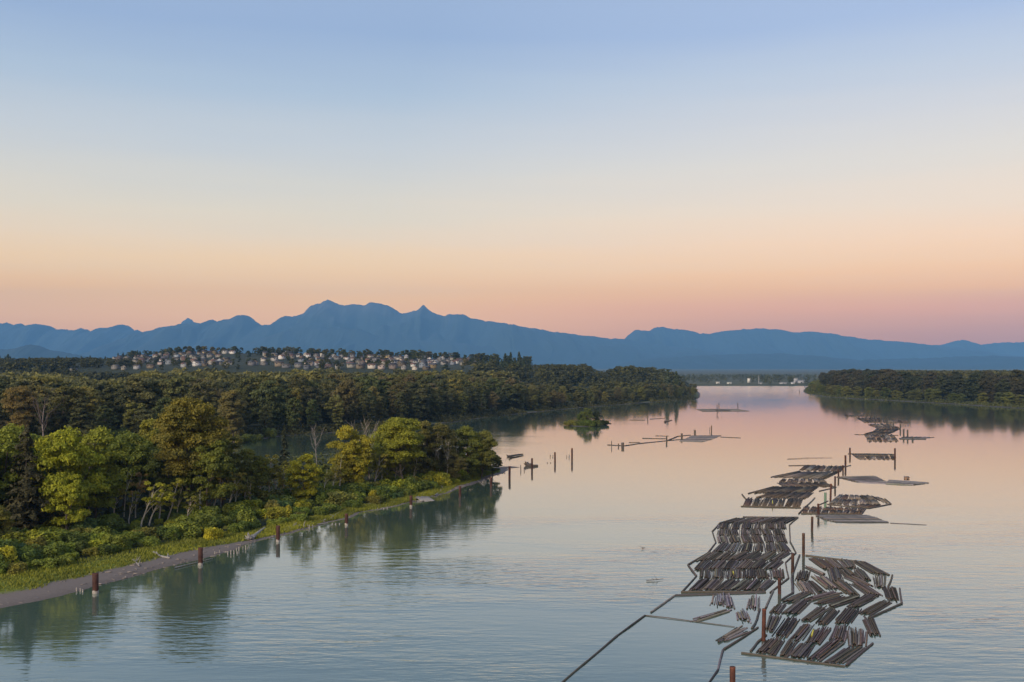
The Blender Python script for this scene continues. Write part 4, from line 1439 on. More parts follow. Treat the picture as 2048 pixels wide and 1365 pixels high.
# wooded far hill at the picture's edge, bluish with distance
for i, px in enumerate(sorted([random.uniform(-40, 292) for _ in range(50)] + [random.uniform(232, 300) for _ in range(14)], reverse=True)):
    d = random.uniform(2150, 2480)
    x = (px - CX) / F * d
    z, sd = north_z(x, d)
    top = float(np.interp(px, [-40, 0, 40, 60, 90, 130, 170, 210, 235, 250, 275, 300], [712, 710, 704, 712, 706, 712, 708, 711, 702, 705, 700, 712])) + random.uniform(0, 9)
    h = min(38, max(10, height_at(top, d) - z))
    hc["fir"] += 1
    pr = FARCON[i % 2]
    plant_one("fir_tree", pr[2], pr[0], (x, d, z - 0.3), h, vary(BLU, 0.14), f"bluish dark fir, {ordinal(i + 1)} from the houses in the far fir wood beside them", "tree", "firs of the far hill wood", random.uniform(1.0, 1.35))
n_r = 0
for px in sorted([random.uniform(160, 1060) for _ in range(330)], reverse=True):
    d = random.choice((random.uniform(1600, 2250), random.uniform(2150, 2420)))
    x = (px - CX) / F * d
    z, sd = north_z(x, d)
    if any((x - a) ** 2 + (d - b) ** 2 < 60 for a, b in hplaced) or n_r >= 290:
        continue
    n_r += 1
    c, word = random.choices([((0.050, 0.056, 0.026), "green"), ((0.034, 0.044, 0.026), "dark green"), ((0.080, 0.072, 0.034), "olive")], [0.4, 0.4, 0.2])[0]
    pr = random.choice(FARROUND)
    plant_one("garden_tree", pr[2], pr[0], (x, d, z - 0.3), random.uniform(6, 12) + (8 if d > 2120 else 2), vary(tuple(q_ * 0.75 for q_ in c)), f"{word} leafy tree among the hillside houses, {ordinal(n_r)} counting from the river end", "tree", "leafy trees between the hillside houses", random.uniform(0.9, 1.2))
# wooded bluff down to the river, and the hill's back slopes
pts, hs = [], []
X = rng.uniform(-1200, 330, 5200)
Y = rng.uniform(1180, 2480, 5200)
SD = poly_sd(NORTH, X, Y)
ZN = north_height(X, Y, SD)
for x, y, sd, z in zip(X, Y, SD, ZN):
    px = CX + x / y * F
    if sd < 30 or px < -60:
        continue
    if px < 1045:
        if px > 300 and y > 1600 and rng.uniform() < 0.93:
            continue
        if px > 300 and y < 1600 and z < 14:
            continue
        if px <= 300 and y < 1330:
            continue
    if any((x - a) ** 2 + (y - b) ** 2 < 130 for a, b in hplaced):
        continue
    top = float(np.interp(px, [-60, 160, 300, 940, 1050, 1075, 1100, 1150, 1170, 1200, 1215, 1240, 1280, 1320, 1370, 1400],
                          [716, 714, 716, 716, 724, 728, 727, 728, 726, 742, 739, 729, 728, 732, 742, 755])) + rng.uniform(0, 10)
    if 150 < px <= 300 and y < 1655:      # the lowest street looks out over young trees
        top = max(top, 741 + rng.uniform(0, 4))
    if 285 < px < 945:
        top = max(top, (743 if y < 1660 else 722) + rng.uniform(0, 4))
    h = min(height_at(top, y) - z, rng.uniform(13, 27))
    if h < 3:
        continue
    pts.append((x, y, z - 0.3))
    hs.append(h)
mass("hill_forest", pts, hs, FARROUND, (0.036, 0.038, 0.021), "dark mixed wood clothing the hill and the bluff by the river", "forest", keep_frac=0.42)
print("houses", n_house, "hill trees", hc, n_r, "hill wood", len(pts))

# ------------------------------------------------------------------ south bank woods
SSKY_X = [1600, 1625, 1640, 1700, 1750, 1850, 1950, 2048, 2200]
SSKY_Y = [764, 747, 739, 735, 732, 734, 735, 737, 736]
ss2, _ = resample(south_shore[:, :2], 9.0)
ts = unit(np.gradient(ss2, axis=0))
nsn = np.stack([-ts[:, 1], ts[:, 0]], 1)
pt = ss2[60] + nsn[60] * 30
if poly_sd(SOUTH, pt[:1], pt[1:2])[0] < 0:
    nsn = -nsn
n_s = 0
sk = [((0.034, 0.034, 0.022), "dark olive"), ((0.042, 0.037, 0.026), "brownish"), ((0.028, 0.032, 0.021), "dark green")]
for row, (off, step, hh) in enumerate(((22, 15, 15), (40, 15, 30), (60, 17, 36), (88, 20, 38), (120, 24, 38)), 1):
    count, nextd = 0, 0.0
    for i in range(len(ss2)):
        nextd -= 9.0
        if nextd > 0:
            continue
        p = ss2[i] + nsn[i] * (off + random.uniform(-6, 6))
        px = CX + p[0] / max(p[1], 1) * F
        if px > 2110 or p[1] < 900:
            continue
        z, sd = land_z(lambda X, Y, sd: np.clip(sd * 0.10, -1.5, 2.5), SOUTH, p[0], p[1])
        if sd < 8:
            continue
        nextd = step * random.uniform(0.8, 1.2)
        top = float(np.interp(px, SSKY_X, SSKY_Y)) + random.choice((0, 1, 3, 6, 10, 14)) + random.uniform(-2, 2)
        h = min(height_at(top, p[1]) - z, hh * random.uniform(0.8, 1.15))
        count += 1
        n_s += 1
        if row == 1:
            if random.random() < 0.25:
                continue
            c, word = random.choice([((0.085, 0.092, 0.030), "light green"), ((0.062, 0.072, 0.028), "green"), ((0.080, 0.080, 0.034), "olive")])
            pr = random.choice(MIDWOOD[1::2])
            plant_one("willow_tree", pr[2], pr[0], (p[0], p[1], z - 0.2), h, vary(c), f"{word} willow, {ordinal(count)} from the point along the far bank's waterside", "tree", "willows along the far bank", 1.7)
        else:
            c, word = random.choice(sk)
            pr = random.choice(MIDWOOD)
            plant_one("poplar_tree", pr[2], pr[0], (p[0], p[1], z - 0.2), h, vary(c), f"{word} tree, {ordinal(count)} from the point in the far bank woods' {ordinal(row)} row", "tree", "trees of the far bank woods", random.uniform(1.0, 1.3))
pts, hs = [], []
X, Y = rng.uniform(480, 1500, 1500), rng.uniform(1150, 2300, 1500)
SD = poly_sd(SOUTH, X, Y)
for x, y, sd in zip(X, Y, SD):
    px = CX + x / y * F
    if sd < 145 or px > 2140:
        continue
    top = float(np.interp(px, SSKY_X, SSKY_Y)) + rng.uniform(0, 5)
    pts.append((x, y, 2.2))
    hs.append(min(height_at(top, y) - 2.2, 38))
mass("far_bank_forest", pts, hs, FARROUND, (0.044, 0.044, 0.026), "dark woods filling the far bank behind its waterside trees", "forest", keep_frac=0.5)

scrub("far_bank_scrub", south_shore, SOUTH, lambda X, Y, sd: np.clip(sd * 0.10, -1.5, 2.5), 16000, 4.0, 22, 3.5, 1.5, (0.046, 0.050, 0.024), "grassy scrub along the far bank's waterside")

# ------------------------------------------------------------------ the far shore: trees, sheds, a mast
pts, hs = [], []
X, Y = rng.uniform(-500, 3400, 6000), rng.uniform(2475, 7000, 6000) ** 1.0
for x, y in zip(X, Y):
    px = CX + x / y * F
    if px < 1150 or px > 2100:
        continue
    if rng.uniform() < 0.35 and y < 3400:
        continue
    pts.append((x, y, 2.0))
    hs.append(min(rng.uniform(11, 23), height_at(747.5 + rng.uniform(0, 5), y) - 2))
mass("far_shore_forest", pts, hs, FARROUND[:2], (0.040, 0.044, 0.030), "low dark tree belt along the river's far end", "forest", keep_frac=0.12)


def shed(name, px, py, wpx, hpx, d, color, roofc, label):
    w, h = wpx / F * d, hpx * 0.45 / F * d
    x = (px - CX) / F * d
    z = height_at(py, d)
    e = empty(name, (x, d, 2.5), label, "building")
    hh = z + h - 2.5
    a = Acc()
    a.add(*box_mesh(-w / 2, w / 2, 0, w * 0.6, -1, hh))
    obj("wall", a.mesh(name + "_wall", [M_WALL], False), parent=e, color=color)
    a = Acc()
    V = np.array([(-w / 2 - 1, -1, hh), (w / 2 + 1, -1, hh), (w / 2 + 1, w * 0.3, hh + h * 0.4), (-w / 2 - 1, w * 0.3, hh + h * 0.4), (w / 2 + 1, w * 0.6 + 1, hh), (-w / 2 - 1, w * 0.6 + 1, hh)])
    a.add(V + (0, 0, 0.03), np.array([(0, 1, 2, 3), (3, 2, 4, 5)]))
    a.add(V + (0, 0, 0.4), np.array([(0, 1, 2, 3), (3, 2, 4, 5)]))
    obj("roof", a.mesh(name + "_roof", [M_ROOF], False), parent=e, color=roofc)
    a = Acc()
    a.add(*box_mesh(-w * 0.12, w * 0.12, -0.12, 0.05, 0, hh * 0.55))
    obj("door", a.mesh(name + "_door", [M_GLASS], False), parent=e)


WH = (0.30, 0.31, 0.33)
shed("warehouse", 1567, 767, 14, 3, 2500, WH, (0.32, 0.33, 0.35), "long white warehouse on the far shore between dark trees")
shed("warehouse", 1603, 763, 12, 3, 2620, WH, (0.33, 0.33, 0.35), "white warehouse beside the far bank's wooded point")
shed("warehouse", 1592, 758, 8, 2, 2700, WH, (0.3, 0.3, 0.32), "small white shed above the warehouses on the far shore")
shed("warehouse", 1586, 767, 7, 3, 2510, (0.5, 0.5, 0.5), (0.5, 0.5, 0.52), "grey shed next to the long white warehouse")
shed("boathouse", 1522, 768, 4, 3, 2490, WH, (0.5, 0.5, 0.5), "tiny bright white house at the mast's foot")
shed("shore_house", 1498, 758, 5, 1.5, 2680, (0.6, 0.58, 0.52), (0.4, 0.4, 0.42), "small pale house higher up behind the far shore")
shed("shore_house", 1459, 766, 9, 2, 2520, (0.45, 0.46, 0.42), (0.4, 0.42, 0.40), "pale low house among trees on the far shore")
shed("shore_house", 1436, 765, 7, 2, 2530, (0.42, 0.42, 0.40), (0.36, 0.38, 0.36), "dull grey house nearest the north bank point on the far shore")
e = empty("radio_mast", ((1517.5 - CX) / F * 2520, 2520, 2.5), "thin white mast rising from the far shore trees", "mast")
a = Acc()
a.add(*tube([(0, 0, 0), (0, 0, 14), (0, 0, height_at(751, 2520) - 2.5)], [0.9, 0.7, 0.45], 8))
obj("pole", a.mesh("mast_pole", [M_WALL]), parent=e, color=WH)
a = Acc()
a.add(*box_mesh(-1.2, 1.2, -1.2, 1.2, -0.3, 0.8))
obj("base", a.mesh("mast_base", [M_WALL], False), parent=e, color=(0.5, 0.5, 0.5))

# ------------------------------------------------------------------ logs, booms and piles
def log_mesh(name, seed, sides=7):
    """a log of unit length along Y and unit radius, a little bent and tapered; bark on the side, cut wood on the ends"""
    r = np.random.default_rng(seed)
    ys = np.array([-0.5, 0.0, 0.5])
    bend = np.array([(0, 0), r.normal(0, 0.22, 2), (0, 0)])
    rad = np.array([1.06, 1.0, r.uniform(0.8, 0.95)])
    ang = np.arange(sides) / sides * 2 * math.pi + r.uniform(0, 1)
    knob = 1 + r.normal(0, 0.05, (3, sides))
    V = np.stack([bend[:, 0:1] + rad[:, None] * knob * np.cos(ang), np.repeat(ys[:, None], sides, 1), bend[:, 1:2] + rad[:, None] * knob * np.sin(ang)], -1).reshape(-1, 3)
    Fq = [(i * sides + k, (i + 1) * sides + k, (i + 1) * sides + (k + 1) % sides, i * sides + (k + 1) % sides) for i in range(2) for k in range(sides)]
    cap = np.array([list(range(sides)), list(range(2 * sides, 3 * sides))[::-1]])
    return mesh_np(name, V, [np.array(Fq), cap], [M_LOG, M_LOGEND], smooth=False, mat_idx=[0] * len(Fq) + [1, 1])


LOGS = [log_mesh("log_%s" % c, 200 + i) for i, c in enumerate("abcdef")]
LOGCOL = [(0.112, 0.096, 0.082), (0.100, 0.090, 0.080), (0.142, 0.124, 0.106), (0.078, 0.067, 0.057), (0.120, 0.089, 0.072), (0.070, 0.065, 0.058), (0.215, 0.197, 0.174), (0.050, 0.044, 0.038)]
GREYLOG = [(0.15, 0.145, 0.145), (0.10, 0.098, 0.098), (0.21, 0.205, 0.20), (0.075, 0.072, 0.07)]


def log_between(name, p0, p1, r, parent=None, origin=(0, 0, 0), color=None, me=None):
    p0, p1 = np.asarray(p0, dtype=float), np.asarray(p1, dtype=float)
    c, d = (p0 + p1) / 2 - np.asarray(origin), p1 - p0
    L = float(np.linalg.norm(d))
    o = bpy.data.objects.new(name, me or random.choice(LOGS))
    o.rotation_mode = 'QUATERNION'
    q = Vector(d / L).to_track_quat('Y', 'Z')
    o.rotation_quaternion = q
    o.location = c
    o.scale = (r, L, r)
    o.color = (*(color or vary(random.choice(LOGCOL), 0.2)), 1)
    return link(o, parent)


def joined_logs(name, specs, loc):
    """many small logs as one mesh: specs are (p0, p1, radius)"""
    Vs, Fq, Fc, k0 = [], [], [], 0
    S = 5
    ang = np.arange(S) / S * 2 * math.pi
    for p0, p1, r in specs:
        p0, p1 = np.asarray(p0) - loc, np.asarray(p1) - loc
        t = unit(p1 - p0)
        a = unit(np.cross(t, np.array([0, 0, 1.0])))
        b = np.cross(a, t)
        ring = np.cos(ang)[:, None] * a + np.sin(ang)[:, None] * b
        Vs.append(np.concatenate([p0 + ring * r, p1 + ring * r * 0.9]))
        Fq += [(k0 + k, k0 + (k + 1) % S, k0 + S + (k + 1) % S, k0 + S + k) for k in range(S)]
        Fc += [[k0 + k for k in range(S)][::-1], [k0 + S + k for k in range(S)]]
        k0 += 2 * S
    return mesh_np(name, np.concatenate(Vs), [np.array(Fq), np.array(Fc)], [M_LOG, M_LOGEND], mat_idx=[0] * len(Fq) + [1] * len(Fc))


def bundle(quad, label, group, detail=True, heap=1, lr=0.145, colors=None, name="log_bundle", tidy=1.0, swell=1.07):
    """logs bound side by side between the quad's upper edge (TL,TR) and lower edge (BL,BR), heaped in layers"""
    TL, TR, BR, BL = [np.asarray(q, dtype=float) for q in quad]
    mt, mb = (TL + TR) / 2, (BL + BR) / 2      # the bundles lie almost rim to rim
    TL, TR, BL, BR = mt + (TL - mt) * swell, mt + (TR - mt) * swell, mb + (BL - mb) * swell, mb + (BR - mb) * swell
    ax = unit((TL + TR) / 2 - (BL + BR) / 2)
    side = np.array([ax[1], -ax[0], 0])
    w = (abs((TR - TL) @ side) + abs((BR - BL) @ side)) / 2
    m = int(np.clip(round(w / (2 * lr)), 3, 14))
    lr_ = min(0.34, w / (2 * m))
    cen = (TL + TR + BR + BL) / 4
    sk_ = (TR - TL) * random.gauss(0, 0.07)      # no two bundles lie quite parallel
    TL, TR = TL + sk_, TR + sk_
    specs = []
    for layer in range(heap + 1):
        k = m - (0, 2, 4, 6)[layer] - (int(m * 0.25) if layer == 1 else 0)
        if k < 1:
            break
        for j in range(k):
            u = (j + 0.5 + (m - k) / 2.0) / m + random.gauss(0, 0.02 * tidy)
            v0, v1 = random.uniform(-0.07, 0.10) * tidy, random.uniform(-0.07, 0.10) * tidy
            if random.random() < 0.12:
                v0 += random.uniform(0.05, 0.28)
            if random.random() < 0.15:
                v1 += random.uniform(0.05, 0.30)
            T, B = TL + (TR - TL) * u, BL + (BR - BL) * (u + random.gauss(0, 0.03 * tidy))
            p0, p1 = B + (T - B) * v0, T + (B - T) * v1
            z = 0.06 + layer * lr_ * 1.65 + random.uniform(-0.05, 0.06)
            p0[2], p1[2] = z + random.uniform(-0.05, 0.05), z + random.uniform(-0.05, 0.05)
            specs.append((p0, p1, lr_ * random.choice((0.62, 0.8, 0.9, 0.98, 1.05, 1.15, 1.35))))
    base = (random.choice(colors) if colors else random.choice(LOGCOL))
    if detail:
        e = empty(name, cen, label, "log bundle", group)
        for p0, p1, r in specs:
            c = vary(random.choice(colors) if colors else (base if random.random() < 0.45 else random.choice(LOGCOL)), 0.25)
            log_between("log", p0, p1, r, e, cen, c)
        return e
    o = obj(name, joined_logs(name, specs, cen), cen, color=vary(base, 0.12))
    return tag(o, label, "log bundle", group)


def C(scale, x0, y0):
    return lambda x, y: G(x0 + scale * x, y0 + scale * y)


def raft_row(quad, n, rowlabel, group, conv, detail=True, gapf=0.07, **kw):
    TL, TR, BR, BL = [conv(*q) for q in quad]
    for k in range(n):
        u0, u1 = (k + gapf) / n, (k + 1 - gapf) / n
        j0, j1 = random.uniform(-0.04, 0.04) / n, random.uniform(-0.04, 0.04) / n
        qd = [TL + (TR - TL) * (u0 + j0), TL + (TR - TL) * (u1 + j0), BL + (BR - BL) * (u1 + j1), BL + (BR - BL) * (u0 + j1)]
        bundle(qd, f"log bundle, {ordinal(k + 1)} from island side, {rowlabel}", group, detail, **kw)


boom_n = {}


def boom(points, conv, where, lr=0.24, grey=False, sect=21.0):
    """boomsticks chained end to end along a line of points; every stick is a thing of its own"""
    P = [conv(*p) for p in points]
    for a, b in zip(P[:-1], P[1:]):
        L = np.linalg.norm(b - a)
        n = max(1, int(round(L / sect)))
        for k in range(n):
            p0, p1 = a + (b - a) * (k / n + 0.006), a + (b - a) * ((k + 1) / n - 0.006)
            p0, p1 = p0 + (0, 0, 0.10), p1 + (0, 0, 0.10)
            boom_n[where] = boom_n.get(where, 0) + 1
            o = log_between("boomstick", p0, p1, lr * 0.82 * random.uniform(0.9, 1.1), color=vary(random.choice(GREYLOG) if grey else (0.105, 0.092, 0.080), 0.15))
            tag(o, f"long floating boomstick, {ordinal(boom_n[where])} along {where}", "boom log", "boomsticks round the log rafts")


c1 = C(0.13185, 1360, 1020)     # raft A
c2 = C(0.12695, 1560, 1100)     # raft B, back
c3 = C(0.16602, 1460, 1180)     # raft B, front
c4 = C(0.10989, 1360, 1170)     # loose bundles
c5 = C(0.21484, 1460, 880)      # rafts upstream
c6 = C(0.15625, 1200, 800)      # rafts off the islet
c7 = C(0.11719, 1660, 800)      # rafts farthest up

gA = "bundles of the squarish log raft"
A_ROWS = [([(880, 135), (1780, 125), (1620, 205), (620, 205)], 6), ([(605, 212), (1610, 205), (1630, 295), (570, 295)], 6), ([(545, 305), (1560, 298), (1590, 388), (545, 395)], 6),
          ([(560, 405), (1590, 400), (1640, 500), (570, 505)], 6), ([(600, 520), (1600, 515), (1700, 640), (480, 645)], 6), ([(450, 660), (1690, 655), (1530, 770), (250, 780)], 6),
          ([(300, 785), (1590, 780), (1450, 900), (190, 915)], 6), ([(290, 920), (1590, 915), (1600, 1045), (270, 1045)], 6), ([(270, 1065), (1490, 1075), (1310, 1225), (115, 1225)], 6)]
for i, (qd, n) in enumerate(A_ROWS):
    raft_row(qd, n, f"{ordinal(len(A_ROWS) - i)} row back in the squarish raft", gA, c1, True, 0.045)
boom([(10, 1256), (1310, 1258)], c1, "the squarish raft's downstream edge", 0.27)
boom([(40, 1240), (250, 1010), (120, 840), (420, 662), (545, 500), (490, 332), (600, 208), (860, 128)], c1, "the squarish raft's island side", 0.26, sect=14)
boom([(950, 113), (1795, 117)], c1, "the squarish raft's upstream edge")
boom([(1790, 122), (1660, 232), (1672, 490), (1760, 658), (1600, 805), (1650, 1040), (1365, 1262)], c1, "the squarish raft's outer side", 0.24, sect=14)

gB = "bundles of the slanting log raft"


def free_bundles(quads, conv, rowlabel, group, detail=True, **kw):
    for k, qd in enumerate(quads):
        bundle([conv(*q) for q in qd], f"log bundle, {ordinal(k + 1)} from island side, {rowlabel}", group, detail, **kw)


B_ROWS = [
    (c2, [[(430, 140), (630, 150), (830, 300), (690, 310)], [(670, 150), (880, 160), (1010, 300), (830, 305)], [(910, 165), (1120, 180), (1200, 290), (1060, 295)], [(1150, 185), (1330, 195), (1690, 395), (1440, 370)]]),
    (c2, [[(360, 270), (490, 280), (710, 390), (650, 405)], [(755, 310), (930, 310), (985, 490), (795, 500)], [(950, 310), (1090, 315), (1240, 430), (1030, 430)], [(1120, 310), (1290, 320), (1440, 490), (1300, 480)],
          [(1485, 425), (1690, 410), (1650, 600), (1500, 590)]]),
    (c2, [[(275, 350), (450, 350), (430, 490), (235, 490)], [(510, 430), (720, 430), (930, 630), (720, 610)], [(1010, 430), (1230, 440), (1470, 585), (1330, 570)], [(1645, 600), (1840, 600), (1875, 815), (1680, 785)]]),
    (c2, [[(210, 510), (400, 520), (540, 700), (340, 660)], [(430, 500), (530, 510), (710, 670), (590, 690)], [(815, 510), (1020, 490), (1250, 720), (1060, 700)], [(1090, 540), (1290, 530), (1600, 720), (1340, 700)]]),
    (c2, [[(330, 680), (500, 690), (220, 830), (20, 830)], [(740, 680), (1010, 685), (500, 810), (390, 790)], [(860, 740), (1060, 750), (690, 860), (530, 850)], [(1130, 720), (1310, 760), (870, 910), (760, 880)],
          [(1390, 690), (1580, 740), (1230, 910), (1040, 910)], [(1590, 820), (1800, 820), (1440, 1030), (1260, 1000)]]),
    (c3, [[(560, 190), (690, 180), (600, 290), (480, 285)], [(820, 130), (970, 150), (820, 300), (640, 280)], [(1030, 210), (1180, 220), (970, 380), (850, 370)], [(1180, 250), (1320, 260), (1160, 425), (1040, 405)],
          [(1380, 230), (1555, 240), (1440, 410), (1250, 400)]]),
    (c3, [[(470, 310), (610, 320), (520, 510), (430, 490)], [(670, 360), (840, 370), (690, 570), (520, 560)], [(870, 430), (1010, 430), (860, 620), (710, 600)], [(1030, 470), (1230, 470), (1090, 650), (930, 640)],
          [(1270, 440), (1425, 440), (1395, 620), (1220, 600)], [(1430, 490), (1665, 490), (1625, 690), (1440, 690)], [(1600, 360), (1725, 350), (1810, 550), (1690, 550)]]),
    (c3, [[(420, 600), (600, 600), (470, 770), (310, 755)], [(600, 610), (660, 620), (550, 790), (480, 790)], [(690, 620), (810, 620), (690, 810), (590, 795)], [(850, 650), (1020, 660), (900, 825), (690, 805)],
          [(1210, 620), (1400, 640), (1110, 850), (930, 845)], [(1350, 710), (1600, 710), (1370, 895), (1120, 880)]])]
for i, (cv, qs) in enumerate(B_ROWS):
    free_bundles(qs, cv, f"{ordinal(len(B_ROWS) - i)} row back in the slanting raft", gB, swell=1.17)
boom([(130, 766), (1392, 930)], c3, "the slanting raft's downstream edge", 0.22)
boom([(1400, 918), (1722, 650)], c3, "the slanting raft's front corner", 0.26)
boom([(1395, 1088), (1920, 852), (1885, 612)], c2, "the slanting raft's outer side", 0.26)
boom([(1705, 590), (1770, 405)], c2, "the gap on the slanting raft's outer side", 0.30)
boom([(400, 95), (1335, 200), (1725, 402)], c2, "the slanting raft's upstream edge", 0.24)
boom([(310, 88), (182, 452), (212, 680), (15, 800)], c2, "the gap between the two big rafts", 0.26, grey=True)
boom([(250, 745), (330, 640), (440, 550)], c3, "the slanting raft's island side", 0.24, sect=8)

gL = "loose bundles beside the big rafts"
loose = [([(640, 190), (950, 190), (990, 420), (590, 360)], "loose pale log bundle drifting below the squarish raft's edge"), ([(1280, 250), (1460, 220), (1450, 480), (1210, 420)], "loose ragged grey bundle near the rusty pile"),
         ([(1000, 490), (1210, 490), (1310, 700), (1070, 650)], "loose grey log bundle, middle of the three by the rusty pile"), ([(760, 480), (950, 480), (380, 660), (190, 640)], "long slanting loose bundle lying on the thin boom line"),
         ([(1060, 770), (1230, 880), (930, 1010), (660, 1020)], "splayed loose logs beside the boomstick nearest the bottom")]
for qd, lab in loose:
    bundle([c4(*q) for q in qd], lab.replace("nearest the bottom", "below the loose bundles"), gL, True, heap=1, tidy=2.2, colors=[(0.24, 0.23, 0.225), (0.16, 0.15, 0.145), (0.20, 0.17, 0.16)])


def ident(x, y):
    return G(x, y)


boom([(1302, 1226), (1350, 1192), (1530, 1186)], ident, "the pond's upstream edge", 0.26, grey=True)
boom([(1290, 1232), (1380, 1243), (1470, 1255)], ident, "the thin line across the pond", 0.10)
boom([(1290, 1232), (1235, 1272), (1175, 1323), (1118, 1372), (1090, 1396)], ident, "the pond's open-river side", 0.20, sect=15)
boom([(800, 1180), (1425, 782)], c4, "the splayed loose logs", 0.25)
boom([(782, 1192), (735, 1365), (690, 1560), (520, 1800)], c4, "the pond's outer end", 0.22, grey=True)
boom([(1310, 800), (1400, 640), (1455, 450)], c4, "the curve beside the rusty pile", 0.26, grey=True)
boom([(1560, 430), (1700, 115)], c4, "the link from rusty pile to squarish raft", 0.30, grey=True)

# rafts farther up the river: bundles too small to tell their logs apart
gC = "bundles of the winding dark raft"
C_ROWS = [([(690, 242), (1070, 246), (1035, 298), (645, 282)], 7), ([(640, 300), (1010, 302), (900, 365), (400, 348)], 6), ([(480, 368), (875, 368), (905, 398), (450, 398)], 7), ([(440, 402), (880, 402), (985, 440), (490, 434)], 7),
          ([(410, 440), (830, 442), (770, 488), (190, 498)], 6), ([(380, 490), (790, 494), (720, 548), (230, 538)], 6), ([(140, 548), (690, 552), (650, 628), (115, 620)], 7)]
for i, (qd, n) in enumerate(C_ROWS):
    raft_row(qd, n, f"{ordinal(len(C_ROWS) - i)} row back in the winding raft", gC, c5, False, 0.06)
boom([(545, 243), (800, 238)], c5, "the winding raft's upstream edge", 0.24)
boom([(1080, 250), (1125, 240)], c5, "the winding raft's upper corner", 0.24)
boom([(380, 350), (650, 290)], c5, "the winding raft's island side", 0.24)
boom([(170, 502), (410, 436)], c5, "the winding raft's island bulge", 0.26)
boom([(98, 622), (665, 636)], c5, "the winding raft's downstream edge", 0.26)
boom([(112, 510), (150, 556)], c5, "the winding raft's island corner", 0.3)
boom([(640, 690), (790, 542)], c5, "the winding raft's outer side", 0.3, grey=True)
boom([(830, 480), (990, 442)], c5, "the winding raft's outer bend", 0.24)
gE = "bundles of the brown raft behind the green pile"
for i, (qd, n) in enumerate([([(1010, 515), (1300, 524), (1370, 560), (960, 556)], 6), ([(1300, 524), (1420, 545), (1480, 596), (1380, 560)], 3), ([(960, 558), (1370, 562), (1400, 605), (915, 598)], 7), ([(1060, 604), (1400, 606), (1290, 636), (1080, 622)], 5)]):
    raft_row(qd, n, f"{('upstream', 'outer', 'middle', 'downstream')[i]} row of the brown raft", gE, c5, False, 0.05)
boom([(1290, 640), (1500, 600), (1440, 550)], c5, "the brown raft's outer corner", 0.26)
boom([(905, 602), (1090, 622), (1290, 640)], c5, "the brown raft's downstream edge", 0.22)
gF = "bundles of the rust-coloured raft"
for i, (qd, n) in enumerate([([(685, 626), (1255, 642), (1245, 665), (672, 655)], 9), ([(672, 657), (1245, 667), (1225, 694), (662, 688)], 9)]):
    raft_row(qd, n, f"{('upstream', 'downstream')[i]} row of the rust-coloured raft", gF, c5, False, 0.04, colors=[(0.13, 0.085, 0.06), (0.11, 0.08, 0.065), (0.10, 0.085, 0.075)])
boom([(660, 690), (1010, 692), (1230, 698)], c5, "the rust-coloured raft's downstream edge", 0.24)
boom([(1225, 694), (1265, 642)], c5, "the rust-coloured raft's outer end", 0.24, grey=True)
gM = "bundles of the raft moored between two piles"
raft_row([(1130, 134), (1530, 137), (1535, 158), (1160, 158)], 8, "upstream row of the raft moored between two piles", gM, c5, False, 0.04, colors=[(0.13, 0.11, 0.085)])
raft_row([(1165, 160), (1530, 160), (1540, 184), (1195, 182)], 8, "downstream row of the raft moored between two piles", gM, c5, False, 0.06)
boom([(1095, 132), (1540, 136)], c5, "the moored raft's upstream edge", 0.26)


def flat_raft(polys, conv, label, nlogs, group=None, along=True, lr=0.22, name="log_raft"):
    """flat raft of grey logs lying side by side; each log is a part"""
    P = [[conv(*q) for q in poly] for poly in polys]
    cen = np.mean([q for poly in P for q in poly], axis=0)
    e = empty(name, cen, label, "log raft", group)
    for poly, n in zip(P, nlogs):
        TL, TR, BR, BL = poly
        for k in range(n):
            v = (k + 0.5) / n
            a, b = TL + (BL - TL) * v, TR + (BR - TR) * v
            L = np.linalg.norm(b - a)
            m = max(1, int(round(L / random.uniform(16, 22))))
            sh = random.uniform(-0.02, 0.02)
            rr = min(0.32, np.linalg.norm(BL - TL) / n * 0.5)
            for j in range(m):
                p0 = a + (b - a) * np.clip(j / m + sh + 0.004, 0, 1)
                p1 = a + (b - a) * np.clip((j + 1) / m + sh - 0.004, 0, 1)
                z = 0.05 + random.uniform(-0.05, 0.07)
                if np.linalg.norm(p1 - p0) < 1:
                    continue
                log_between("log", p0 + (0, 0, z), p1 + (0, 0, z), max(lr, rr) * random.uniform(0.85, 1.1), e, cen, vary(random.choice(GREYLOG), 0.15))
    return e


flat_raft([[(990, 348), (1340, 338), (1420, 372), (1130, 380)], [(1130, 382), (1420, 374), (1500, 412), (1200, 396)], [(1480, 378), (1860, 404), (1690, 424), (1450, 412)]], c5,
          "flat grey log raft carrying a small brown hut", (14, 10, 16))
flat_raft([[(790, 706), (1270, 707), (1400, 740), (880, 742)], [(880, 744), (1400, 742), (1480, 772), (985, 768)]], c5, "flat grey log raft below the rust-coloured raft", (12, 12))
boom([(1490, 777), (1640, 784), (1830, 794)], c5, "the flat grey raft's trailing line", 0.10, grey=True)
flat_raft([[(1215, 119), (1740, 116), (1935, 149), (1310, 154)]], c6, "distant flat raft with three thin piles, off the islet", (8,), lr=0.3)
flat_raft([[(1175, 461), (1560, 457), (1440, 505), (1090, 505)], [(1090, 507), (1440, 507), (1300, 543), (1010, 530)]], c6, "grey raft at the end of the broken boom off the islet", (10, 8), lr=0.25)
flat_raft([[(1190, 645), (1300, 630), (1815, 641), (1640, 660)], [(1180, 662), (1640, 662), (1640, 683), (1190, 675)]], c7, "thin bluish raft lying apart with a dark post before it", (7, 5), lr=0.3)
boom([(95, 580), (320, 590), (500, 562), (860, 526), (1000, 468), (1160, 453)], c6, "the broken boom off the islet", 0.36)
boom([(540, 495), (840, 500)], c6, "the loose upper line off the islet", 0.32)
boom([(710, 463), (880, 466)], c6, "the short line above the broken boom", 0.30)
